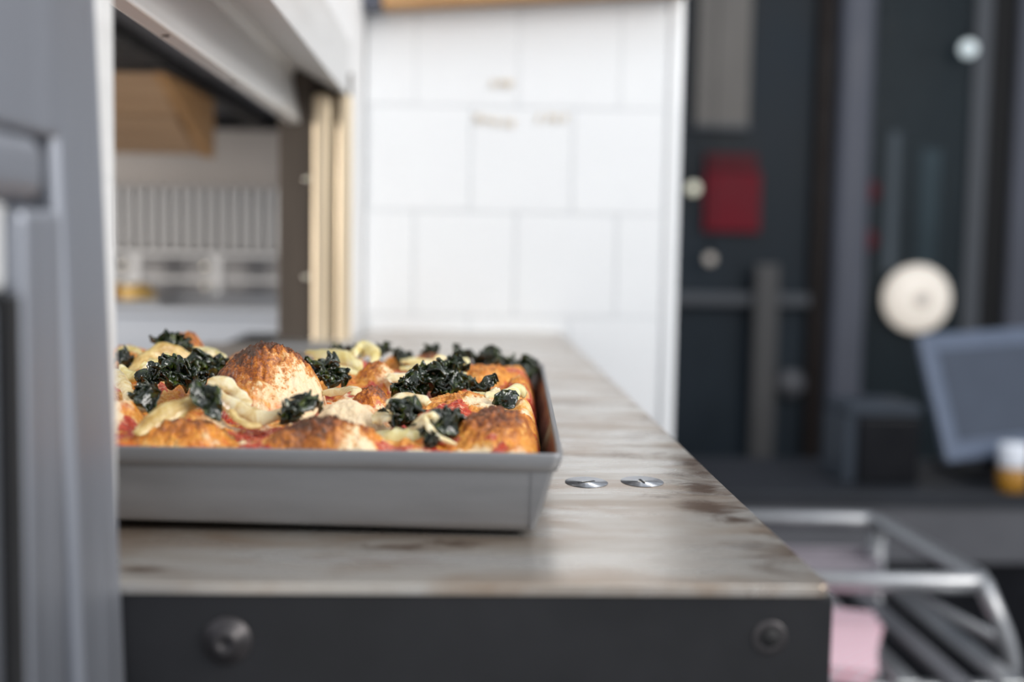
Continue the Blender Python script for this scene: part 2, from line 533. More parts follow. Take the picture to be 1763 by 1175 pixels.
def gingham():
    m, nt, p = nodes_of('pink_checked_paper')
    v = coords(nt, (1, 1, 1))
    ch = N(nt, 'ShaderNodeTexChecker', inp={'Scale': 90.0, 'Color1': (0.78, 0.42, 0.50, 1), 'Color2': (0.74, 0.62, 0.68, 1)})
    nt.links.new(v, ch.inputs['Vector'])
    nt.links.new(ch.outputs['Color'], p.inputs['Base Color'])
    p.inputs['Roughness'].default_value = 0.6
    return m


M['gingham'] = gingham()

# ---------------------------------------------------------------- pan frame and dough relief (world metres, counter top at z = 0)
PAN_T = math.radians(2.6)
PAN_P0 = (0.0545, 0.641)                      # front right corner of the pan's rim
PAN_W, PAN_D, PAN_H = 0.40, 0.472, 0.0465
EA = (-math.cos(PAN_T), math.sin(PAN_T))      # along the front, away from that corner
EB = (math.sin(PAN_T), math.cos(PAN_T))       # towards the back


def pan_xy(a, b):
    return PAN_P0[0] + a * EA[0] + b * EB[0], PAN_P0[1] + a * EA[1] + b * EB[1]


def pan_ab(x, y):
    dx, dy = x - PAN_P0[0], y - PAN_P0[1]
    return dx * EA[0] + dy * EA[1], dx * EB[0] + dy * EB[1]


_perm = np.random.RandomState(11).permutation(256)
_perm = np.concatenate([_perm, _perm, _perm])
_ang = np.random.RandomState(5).rand(256) * 2 * np.pi
_gx, _gy = np.cos(_ang), np.sin(_ang)


def noise2(x, y):
    xi, yi = np.floor(x).astype(int), np.floor(y).astype(int)
    xf, yf = x - xi, y - yi
    u, v = xf * xf * xf * (xf * (xf * 6 - 15) + 10), yf * yf * yf * (yf * (yf * 6 - 15) + 10)

    def g(ix, iy, fx, fy):
        h = _perm[_perm[ix & 255] + (iy & 255)]
        return _gx[h] * fx + _gy[h] * fy
    n00, n10 = g(xi, yi, xf, yf), g(xi + 1, yi, xf - 1, yf)
    n01, n11 = g(xi, yi + 1, xf, yf - 1), g(xi + 1, yi + 1, xf - 1, yf - 1)
    a, b = n00 + u * (n10 - n00), n01 + u * (n11 - n01)
    return (a + v * (b - a)) * 1.5


def fbm(x, y, o=4):
    s, a, f = 0, 1.0, 1.0
    for i in range(o):
        s = s + a * noise2(x * f + 17.3 * i, y * f - 9.1 * i)
        a *= 0.5
        f *= 2.03
    return s


def sstep(e0, e1, x):
    t = np.clip((x - e0) / (e1 - e0), 0, 1)
    return t * t * (3 - 2 * t)


# x, y, top z, radius x, radius y, profile power, browning, browning shift towards -x
BUBBLES = [
    (-0.1255, 0.805, 0.0885, 0.0400, 0.042, 0.62, 1.08, 0.25),   # the big bubble
    (-0.1280, 0.766, 0.0690, 0.0300, 0.020, 0.75, 0.55, 0.9),
    (-0.0740, 0.674, 0.0585, 0.0370, 0.030, 0.70, 1.05, 0.5),
    (0.0230, 0.702, 0.0605, 0.0300, 0.042, 0.60, 0.92, 0.3),
    (-0.0570, 0.802, 0.0610, 0.0190, 0.018, 0.80, 0.85, -0.2),
    (-0.0670, 0.742, 0.0600, 0.0270, 0.030, 0.70, 0.10, 0.0),
    (-0.0600, 0.900, 0.0670, 0.0220, 0.024, 0.70, 0.75, 0.2),
    (-0.2220, 1.000, 0.0790, 0.0230, 0.025, 0.60, 0.75, 0.0),
    (0.0200, 0.955, 0.0605, 0.0330, 0.040, 0.70, 0.55, 0.0),
    (0.0470, 0.905, 0.0575, 0.0170, 0.030, 0.70, 0.50, 0.0),
    (-0.0260, 1.080, 0.0570, 0.0200, 0.020, 0.70, 0.90, 0.0),
    (-0.0520, 1.090, 0.0580, 0.0200, 0.020, 0.70, 0.45, 0.0),
    (-0.2010, 0.722, 0.0610, 0.0190, 0.030, 0.70, 0.20, 0.0),
    (-0.1550, 0.686, 0.0560, 0.0320, 0.024, 0.80, 0.75, 0.0),
    (0.0050, 0.800, 0.0570, 0.0430, 0.050, 0.80, 0.50, 0.2),
    (0.0450, 0.800, 0.0545, 0.0140, 0.020, 0.60, 0.15, 0.0),
    (0.0470, 0.752, 0.0540, 0.0120, 0.018, 0.60, 0.55, 0.0),
    (-0.2600, 0.940, 0.0600, 0.0300, 0.030, 0.70, 0.40, 0.0),
    (-0.2850, 1.050, 0.0620, 0.0350, 0.030, 0.70, 0.60, 0.0),
    (-0.1700, 0.960, 0.0570, 0.0300, 0.030, 0.70, 0.50, 0.0),
    (-0.1000, 1.020, 0.0600, 0.0350, 0.030, 0.70, 0.50, 0.0),
    (-0.2500, 0.820, 0.0600, 0.0300, 0.040, 0.70, 0.60, 0.0),
    (-0.2900, 0.720, 0.0580, 0.0350, 0.035, 0.70, 0.70, 0.0),
    (-0.1800, 1.080, 0.0580, 0.0300, 0.022, 0.70, 0.60, 0.0),
    (-0.2000, 0.850, 0.0570, 0.0520, 0.045, 0.90, 0.35, 0.0),
    (-0.1550, 0.725, 0.0560, 0.0260, 0.022, 0.90, 0.30, 0.0),
    (-0.2000, 0.950, 0.0600, 0.0600, 0.050, 0.90, 0.35, 0.0),
    (-0.0850, 0.900, 0.0570, 0.0450, 0.045, 0.90, 0.35, 0.0),
    (0.0000, 0.880, 0.0540, 0.0450, 0.040, 0.90, 0.40, 0.0),
    (0.0450, 1.020, 0.0520, 0.0220, 0.035, 0.70, 0.40, 0.0),
]
# x, y, radius of tomato patches
SAUCE = [(-0.176, 0.770, .020), (-0.163, 0.742, .012), (-0.118, 0.700, .020), (-0.140, 0.690, .010), (-0.098, 0.700, .014), (-0.046, 0.782, .016),
         (-0.040, 0.760, .012), (0.002, 0.765, .018), (0.018, 0.750, .012), (0.034, 0.752, .014), (-0.062, 0.872, .014), (-0.030, 0.862, .014),
         (-0.100, 0.762, .009), (0.012, 0.905, .014), (-0.204, 0.688, .014), (-0.160, 0.860, .014), (0.018, 0.672, .008), (-0.030, 0.664, .012),
         (-0.190, 0.800, .016), (-0.100, 0.930, .012), (0.050, 0.950, .010), (-0.090, 0.675, .008)]
# x, y, radius of pale, almost bare patches
PALE = [(-0.068, 0.728, .026), (-0.205, 0.705, .018), (-0.120, 0.745, .010), (0.018, 0.785, .016), (-0.055, 0.656, .016), (0.048, 0.780, .012),
        (-0.106, 0.775, .020), (-0.098, 0.790, .016), (-0.048, 0.785, .008), (-0.020, 0.655, .012), (0.010, 0.660, .010), (-0.045, 0.890, .014), (-0.150, 0.655, .006)]
DOUGH_IN = (0.006, 0.385, 0.004, 0.452)       # a0, a1, b0, b1 inside the pan


def relief(x, y):
    """z of the dough, plus its bubble browning."""
    z = 0.0445 + 0.0035 * fbm(x * 28, y * 28, 2) + 0.0012 * fbm(x * 120 + 5, y * 120, 2)
    br = np.zeros_like(z)
    for (bx, by, zt, rx, ry, p, bw, sh) in BUBBLES:
        wob = 1 + 0.10 * noise2(x * 45 + bx * 90, y * 45)
        dx, dy = (x - bx) / rx * wob, (y - by) / ry * wob
        r2 = dx * dx + dy * dy
        c = np.clip(1 - r2, 0, 1) ** p
        base = 0.038
        zi = np.where(r2 < 1, base + (zt - base) * c, 0.0)
        k = 0.005
        hh = np.clip(0.5 + 0.5 * (zi - z) / k, 0, 1)
        z = np.where(r2 < 1, z + (zi - z) * hh + k * hh * (1 - hh), z)
        br = np.maximum(br, bw * np.clip(c + sh * (-dx) * 0.35, 0, 1) * (r2 < 1))
    z = z + 0.0020 * fbm(x * 75 + 3, y * 75, 2)
    z = z + 0.0017 * fbm(x * 190, y * 190, 3) * (0.35 + br) + 0.0007 * fbm(x * 520, y * 520, 2) * (0.5 + br)
    a, b = pan_ab(x, y)
    e = np.minimum(np.minimum(a - DOUGH_IN[0], DOUGH_IN[1] - a), np.minimum(b - DOUGH_IN[2] + 0.006, DOUGH_IN[3] - b))
    t = np.clip(e / 0.016, 0, 1)
    z = 0.012 + (z - 0.012) * np.sqrt(np.clip(1 - (1 - t) ** 2, 0, 1))
    return z, br


def surf_z(x, y):
    return float(relief(np.array([x], float), np.array([y], float))[0][0])


# ---------------------------------------------------------------- the setting
def tile_wall():
    bm = bmesh.new()
    add_box(bm, -0.164, 0.362, 2.0992, 2.22, -1.3, 1.4)
    w = structure(from_bm('wall_back', bm, M['grout']), 'white tiled wall behind the steel counter')
    px, pz, g, ph = 0.1738, 0.178, 0.0018, 0.205
    cache = {}
    rows = range(-8, 7)
    for r in rows:
        z0, z1 = ph + r * pz, ph + (r + 1) * pz
        off = -0.1589 if r % 2 == 0 else -0.0798
        for k in range(-2, 5):
            x0, x1 = max(off + k * px, -0.163), min(off + (k + 1) * px, 0.346)
            if x1 - x0 < 0.012:
                continue
            key = round(x1 - x0, 4)
            if key not in cache:
                b2 = bmesh.new()
                h = key / 2 - g / 2
                add_box(b2, -h, h, -0.004, 0.004, -pz / 2 + g / 2, pz / 2 - g / 2, 0.0012, 2)
                bmesh.ops.recalc_face_normals(b2, faces=b2.faces)
                me = bpy.data.meshes.new('tile')
                b2.to_mesh(me)
                b2.free()
                me.materials.append(M['tile'])
                cache[key] = me
            o = bpy.data.objects.new('tile', cache[key])
            COL.objects.link(o)
            o.parent = w
            o.location = ((x0 + x1) / 2, 2.1005, (z0 + z1) / 2)
            o.rotation_euler = (random.uniform(-.004, .004), 0, random.uniform(-.006, .006))
    structure(box('trim_1', 0.348, 0.376, 2.092, 2.225, -1.3, 1.4, M['tile'], None, 0.010, 4), 'rounded white end strip of the tiled wall')


tile_wall()
structure(box('floor', -4, 5, -2.5, 6.5, -1.36, -1.3, M['floor'], None, 0), 'grey concrete floor')

# wall with the serving hatch: strip beside the far posts and the wall over the hatch
bm = bmesh.new()
add_box(bm, -0.26, -0.166, 1.805, 2.22, -1.3, 1.4)
add_box(bm, -0.26, -0.168, -0.9, 1.805, 0.44, 1.4)
add_box(bm, -0.26, -0.170, -0.9, 0.40, -1.3, 0.44)
structure(from_bm('wall_left', bm, M['white_wall']), 'white wall around the serving hatch')

# kitchen beyond the hatch
structure(box('wall_kitchen', -2.6, -0.17, 2.85, 2.95, -1.3, 1.2, M['kwall'], None, 0), 'warm grey back wall of the kitchen seen through the hatch')
structure(box('wall_kitchen_side', -2.7, -2.6, 0.2, 2.95, -1.3, 1.2, M['kwall'], None, 0), 'warm grey side wall of the kitchen')
structure(box('ceiling', -1.4, -0.27, 1.30, 2.85, 0.425, 0.45, M['ceil_d'], None, 0), 'low dark grey ceiling panel inside the hatch')
t = thing('ceiling_frame', (0, 0, 0), 'black metal frame edging the ceiling panel inside the hatch', 'frame')
box('frame_bar', -1.40, -0.27, 2.79, 2.85, 0.398, 0.425, M['black'], t)
box('frame_bar', -0.470, -0.435, 1.85, 2.79, 0.402, 0.425, M['black'], t)
box('frame_bar', -1.40, -0.435, 1.40, 1.87, 0.405, 0.425, M['black'], t)

# ---------------------------------------------------------------- hatch frame
t = thing('hatch_frame', (0, 0, 0), 'stainless steel serving hatch frame with gold-tinted steel posts at its far end', 'hatch frame')
extrude_y('hood_panel', [(-0.164, 0.359), (-0.164, 0.440), (-0.262, 0.440), (-0.240, 0.399)], 0.40, 1.803, M['steel_matte'], t)
ln = extrude_y('lintel', [(-0.2345, 0.400), (-0.2420, 0.384), (-0.2310, 0.3215), (-0.2330, 0.3190), (-0.2455, 0.3175), (-0.2490, 0.3200), (-0.262, 0.440), (-0.2400, 0.440)],
               0.40, 1.803, M['steel_l'], t, 0.0012)
for y in (1.009, 1.30, 1.62):
    lathe('screw_hole', [(0.0034, -0.0008), (0.0034, 0.0006)], (-0.2395, y, 0.3182), M['bronze'], ln, 14)
for y in (0.92, 0.935):
    lathe('rivet', [(0.0025, 0.0), (0.0022, 0.0010), (0.0008, 0.0015)], (-0.2326, y, 0.352), M['zinc'], ln, 10, 'X')
box('inner_jamb', -0.262, -0.214, 1.772, 1.803, 0.0005, 0.395, M['bronze'], t, 0.002)
box('jamb_back', -0.214, -0.160, 1.795, 1.803, 0.0, 0.395, M['bronze'], t, 0.001)
for (x0, x1) in ((-0.2135, -0.1872), (-0.1790, -0.1575)):
    box('gold_tint_post', x0, x1, 1.766, 1.794, 0.002, 0.362, M['brass'], t, 0.007, 4)  # steel posts, with a warm reflection put into their gold colour
box('post_foot', -0.262, -0.158, 1.70, 1.80, 0.0, 0.010, M['steel'], t, 0.003)
for z in (0.24, 0.10):
    lathe('bolt_head', [(0.005, 0), (0.005, -0.003), (0.003, -0.005)], (-0.222, 1.772, z), M['zinc'], t, 12, 'Y')

# near jamb of the hatch, close to the lens
lean = Matrix.Translation((-0.158, 0.52, 0.06)) @ Matrix.Rotation(math.radians(-1.9), 4, 'Y') @ Matrix.Translation((0.158, -0.52, -0.06))
t = thing('hatch_jamb', (0, 0, 0), 'grey stainless steel upright of the hatch, closest to the camera', 'upright')
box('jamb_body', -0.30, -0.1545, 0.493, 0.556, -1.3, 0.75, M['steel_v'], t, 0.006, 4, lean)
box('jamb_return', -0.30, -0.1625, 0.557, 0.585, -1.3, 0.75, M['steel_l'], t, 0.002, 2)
box('jamb_cover', -0.30, -0.1555, 0.4428, 0.487, -1.3, 0.168, M['steel_v'], t, 0.004, 3)
box('groove', -0.30, -0.1563, 0.4325, 0.4427, -1.3, 0.137, M['dark_gap'], t, 0.001)
box('side_sheet', -0.30, -0.1610, 0.36, 0.432, -1.3, 0.135, M['steel_v'], t, 0.003)
box('reflection_plate', -0.30, -0.1630, 0.36, 0.450, 0.138, 0.170, M['steel_matte'], t, 0.003)  # pale block standing in for a soft reflection on the steel
box('bracket', -0.30, -0.1560, 0.36, 0.472, 0.170, 0.196, M['steel_v'], t, 0.009, 4)
box('upper_sheet', -0.30, -0.1570, 0.36, 0.492, 0.196, 0.75, M['steel_v'], t, 0.002)

# ---------------------------------------------------------------- steel counter
t = thing('steel_counter', (0, 0, 0), 'worn steel counter with black front carrying the pizza pan', 'counter')


def counter_top():
    bm = bmesh.new()
    xs0, xs1, ys0, ys1 = -0.37, 0.1755, 0.5545, 2.098
    loops = []
    # rounded outer corner at the front right
    pts = [(xs0, ys0)] + [(xs1 - 0.006 + 0.006 * math.sin(a), ys0 + 0.006 - 0.006 * math.cos(a)) for a in [i * math.pi / 12 for i in range(7)]] + [(xs1, ys1), (-0.158, ys1), (-0.158, 1.80), (xs0, 1.80)]
    loops.append(pts)
    for sx, sy in SCREWS:
        loops.append([(sx + SR * math.cos(2 * math.pi * k / 40), sy + SR * 1.3 * math.sin(2 * math.pi * k / 40)) for k in range(40)])
    rings = []
    for lp in loops:
        v = [bm.verts.new((x, y, 0.0)) for x, y in lp]
        rings.append(v)
        for i in range(len(v)):
            bm.edges.new((v[i], v[(i + 1) % len(v)]))
    bmesh.ops.triangle_fill(bm, use_beauty=True, edges=list(bm.edges))
    # a rolled edge down the outside
    out = rings[0]
    cx, cy = -0.1, 1.3
    prev = out
    for dz, gr in ((-0.0002, 0.0003), (-0.0008, 0.0006), (-0.0050, 0.0006)):
        nv = []
        for v in out:
            sx = 1 if v.co.x > cx else -1
            sy = 1 if v.co.y > cy else -1
            nv.append(bm.verts.new((v.co.x + sx * gr, v.co.y + sy * gr * (sy < 0), dz)))
        for i in range(len(out)):
            j = (i + 1) % len(out)
            bm.faces.new((prev[i], nv[i], nv[j], prev[j]))
        prev = nv
    return from_bm('counter_top', bm, M['counter'], t)


SCREWS, SR = [(0.0855, 0.7945), (0.1232, 0.7985)], 0.0136
counter_top()
for i, (sx, sy) in enumerate(SCREWS):
    rc = lathe('screw_recess', [(SR + 0.0006, 0.00025), (SR, 0.0), (0.0085, -0.0046), (0.0076, -0.0060), (0.002, -0.0062)], (sx, sy, 0), M['zinc_d'], t, 40)
    for v in rc.data.vertices:
        v.co.y = sy + (v.co.y - sy) * 1.3
    sc = lathe('screw', [(0.0080, -0.0058), (0.0080, -0.0022), (0.0073, -0.0008), (0.0050, 0.0001), (0.001, 0.0004)], (sx, sy, 0), M['zinc'], rc, 28)
    bm = bmesh.new()
    mm = Matrix.Translation((sx, sy, 0.0)) @ Matrix.Rotation(math.radians(35 + 60 * i), 4, 'Z')
    add_box(bm, -0.0070, 0.0070, -0.0008, 0.0008, -0.0012, 0.0005, 0, 2, mm)
    from_bm('screw_slot', bm, M['dark_gap'], rc)
box('front_panel', -0.37, 0.1780, 0.5552, 0.575, -0.26, -0.0054, M['black_steel'], t, 0.0012)
box('side_panel', 0.160, 0.1765, 0.580, 2.09, -0.26, -0.0065, M['black_steel'], t, 0.001)
box('side_strip', 0.1766, 0.1835, 0.63, 0.70, -0.26, -0.028, M['steel_l'], t, 0.001)
box('cabinet', -0.36, 0.158, 0.577, 2.09, -1.3, -0.0075, M['black_steel'], t, 0.002)
b = lathe('bolt', [(0.0118, 0), (0.0114, -0.0016), (0.0066, -0.0018), (0.0062, -0.0042), (0.0050, -0.0052), (0.0030, -0.0050), (0.0024, -0.0030)], (-0.1054, 0.5553, -0.0276), M['dark_ring'], t, 28, 'Y')
b = lathe('bolt_ring', [(0.0084, 0), (0.0082, -0.0008), (0.0052, -0.0006), (0.0044, -0.0002)], (0.1481, 0.5553, -0.0251), M['dark_ring'], t, 28, 'Y')
lathe('bolt_hole', [(0.0046, 0.0), (0.0046, -0.0010)], (0.1481, 0.5552, -0.0251), M['dark_gap'], t, 20, 'Y')

# ---------------------------------------------------------------- pan
pan = thing('pizza_pan', (0, 0, 0), 'grey steel deep baking pan holding the pizza', 'pan')


def rring(a0, a1, b0, b1, z, r, n=5):
    """rounded rectangle in pan coordinates."""
    out = []
    for (ca, cb, s) in ((a1 - r, b1 - r, 0), (a0 + r, b1 - r, 1), (a0 + r, b0 + r, 2), (a1 - r, b0 + r, 3)):
        for k in range(n + 1):
            g = math.pi / 2 * (s + k / n)
            x, y = pan_xy(ca + r * math.cos(g), cb + r * math.sin(g))
            out.append((x, y, z))
    return out


def loft(name, rings, m, parent, cap_first=False, cap_last=False, mats=None):
    verts, faces = [], []
    n = len(rings[0])
    for r in rings:
        verts += r
    for i in range(len(rings) - 1):
        for k in range(n):
            k2 = (k + 1) % n
            faces.append((i * n + k, i * n + k2, (i + 1) * n + k2, (i + 1) * n + k))
    if cap_first:
        faces.append(tuple(range(n)))
    if cap_last:
        faces.append(tuple((len(rings) - 1) * n + k for k in range(n)))
    bm = bmesh.new()
    bv = [bm.verts.new(v) for v in verts]
    for f in faces:
        bm.faces.new([bv[i] for i in f])
    o = from_bm(name, bm, m, parent, True)
    return o


fl, flb = 0.0125, 0.003      # flare of the ends, and of the front and back


def panring(z, outset, r=0.006):
    k, kb = fl * (1 - z / PAN_H), flb * (1 - z / PAN_H)
    return rring(k - outset, PAN_W - k + outset, kb - outset, PAN_D - kb + outset, z, r)


pb = loft('pan_body', [panring(0.0003, -0.035), panring(0.0006, -0.028), panring(0.0018, -0.008), panring(0.0024, -0.0025), panring(0.0045, -0.0003), panring(0.008, 0.0), panring(0.020, 0.0), panring(0.036, 0.0), panring(PAN_H - 0.0015, 0.0)],
     M['pan_steel'], pan, cap_first=True)
for v in pb.data.vertices:              # the old sheet has warped: its bottom edge lifts away from the counter along the front
    if v.co.z < 0.008:
        a_, b_ = pan_ab(v.co.x, v.co.y)
        v.co.z += (0.0060 * min(1, max(0, a_ / 0.25))) * (1 - v.co.z / 0.008)
loft('pan_lining', [panring(PAN_H - 0.001, -0.0012), panring(0.036, -0.0012), panring(0.020, -0.0012), panring(0.008, -0.0012), panring(0.0055, -0.003)], M['pan_in'], pan, cap_last=True)
loft('rolled_rim', [panring(PAN_H - 0.0105, 0.0004), panring(PAN_H - 0.0102, 0.0016), panring(PAN_H - 0.0060, 0.0022), panring(PAN_H - 0.0015, 0.0022),
                    panring(PAN_H - 0.0003, 0.0016), panring(PAN_H, 0.0006), panring(PAN_H - 0.0004, -0.0006), panring(PAN_H - 0.002, -0.0013)], M['pan_steel'], pan)
for (ca, cb, sa, sb) in ((0, 0, 1, 1), (PAN_W, 0, -1, 1), (PAN_W, PAN_D, -1, -1), (0, PAN_D, 1, -1)):
    # folded corner seam running down each flared corner
    vs2, fs2 = [], []
    for i in range(7):
        z = 0.004 + (PAN_H - 0.014) * i / 6
        k = fl * (1 - z / PAN_H)
        w = 0.004 + 0.008 * i / 6
        for (da, db) in ((0.0016, 0.0016), (0.003, -0.0008), (w, -0.0006), (w, 0.001), (0.001, w * 0.4)):
            x, y = pan_xy(ca + sa * (k + da), cb + sb * (flb * (1 - z / PAN_H) + db))
            vs2.append((x, y, z))
    for i in range(6):
        for j in range(5):
            j2 = (j + 1) % 5
            fs2.append((i * 5 + j, i * 5 + j2, i * 5 + 5 + j2, i * 5 + 5 + j))
    fs2 += [(0, 1, 2, 3, 4), (34, 33, 32, 31, 30)]
    bm = bmesh.new()
    bv = [bm.verts.new(v) for v in vs2]
    for f in fs2:
        bm.faces.new([bv[q] for q in f])
    from_bm('corner_fold', bm, M['pan_steel'], pan)

# ---------------------------------------------------------------- pizza
pizza = thing('pizza', (0, 0, 0), 'thick pan pizza with browned bubbles, tomato, onion strips and kale', 'pizza')


def build_dough():
    na, nb = 470, 540
    a = np.linspace(DOUGH_IN[0], DOUGH_IN[1], na)
    b = np.linspace(DOUGH_IN[2], DOUGH_IN[3], nb)
    A, B = np.meshgrid(a, b, indexing='ij')
    X = PAN_P0[0] + A * EA[0] + B * EB[0]
    Y = PAN_P0[1] + A * EA[1] + B * EB[1]
    Z, br = relief(X, Y)
    kk = 0.0125 * (1 - Z / PAN_H).clip(0, 1) + 0.0024
    kb = 0.003 * (1 - Z / PAN_H).clip(0, 1) + 0.0024
    A2, B2 = np.clip(A, kk, PAN_W - kk), np.clip(B, kb, PAN_D - kb)
    X2 = PAN_P0[0] + A2 * EA[0] + B2 * EB[0]
    Y2 = PAN_P0[1] + A2 * EA[1] + B2 * EB[1]
    co = np.stack([X2, Y2, Z], -1).reshape(-1, 3)
    idx = np.arange(na * nb).reshape(na, nb)
    q = np.stack([idx[:-1, :-1], idx[:-1, 1:], idx[1:, 1:], idx[1:, :-1]], -1).reshape(-1, 4)
    # skirt and underside
    loop = np.concatenate([idx[:, 0], idx[-1, 1:], idx[-2::-1, -1], idx[0, -2:0:-1]])
    low = co[loop].copy()
    la, lb_ = pan_ab(low[:, 0], low[:, 1])
    la, lb_ = np.clip(la, 0.0150, PAN_W - 0.0150), np.clip(lb_, 0.0150, PAN_D - 0.0150)
    low[:, 0], low[:, 1] = pan_xy(la, lb_)
    low[:, 2] = 0.0075
    base = len(co)
    allco = np.concatenate([co, low])
    n = len(loop)
    k = np.arange(n)
    sk = np.stack([loop[k], loop[(k + 1) % n], base + (k + 1) % n, base + k], -1)
    faces = np.concatenate([q, sk])
    me = bpy.data.meshes.new('dough')
    me.vertices.add(len(allco))
    me.vertices.foreach_set('co', allco.astype(np.float32).ravel())
    me.loops.add(faces.size)
    me.loops.foreach_set('vertex_index', faces.astype(np.int32).ravel())
    me.polygons.add(len(faces))
    me.polygons.foreach_set('loop_start', np.arange(0, faces.size, 4, dtype=np.int32))
    me.polygons.foreach_set('use_smooth', np.ones(len(faces), dtype=bool))
    me.update(calc_edges=True)
    # ingredient masks
    nz = fbm(X * 60, Y * 60, 3)
    red = sstep(0.0, 0.55, fbm(X * 34 + 8, Y * 34 + 3, 3) - (Z - 0.050) * 40) * 0.8
    for (sx, sy, r) in SAUCE:
        d = np.hypot(X - sx, (Y - sy)) / r
        red = np.maximum(red, np.clip(1.15 - d * (1 + 0.5 * nz), 0, 1))
    pale = np.clip(0.20 + 0.6 * fbm(X * 48 - 4, Y * 48, 3), 0, 0.8)
    for (sx, sy, r) in PALE:
        d = np.hypot(X - sx, (Y - sy)) / r
        f = np.clip(1.3 - d * (1 + 0.4 * nz), 0, 1)
        pale = np.maximum(pale, f)
        red = red * (1 - 0.8 * f * (f > 0.5))
        br = br * (1 - 0.55 * f)
    red = red * (1 - sstep(0.35, 0.7, br))
    # sides of the dough against the hot pan bake brown too
    Ae, Be = A - DOUGH_IN[0], B - DOUGH_IN[2]
    e = np.minimum(np.minimum(Ae, DOUGH_IN[1] - A), DOUGH_IN[3] - B)
    br = np.maximum(br, 0.42 * (1 - sstep(0.002, 0.012, e)))
    colr = np.zeros((len(allco), 4), np.float32)
    colr[:len(co), 0], colr[:len(co), 1], colr[:len(co), 2] = br.ravel(), red.ravel(), pale.ravel()
    colr[len(co):, 0] = 0.6
    colr[:, 3] = 1
    ca = me.color_attributes.new('bake', 'FLOAT_COLOR', 'POINT')
    ca.data.foreach_set('color', colr.ravel())
    o = link('dough', me, M['dough'], pizza)
    o['label'] = 'browned bubbly dough with cheese and tomato'


build_dough()

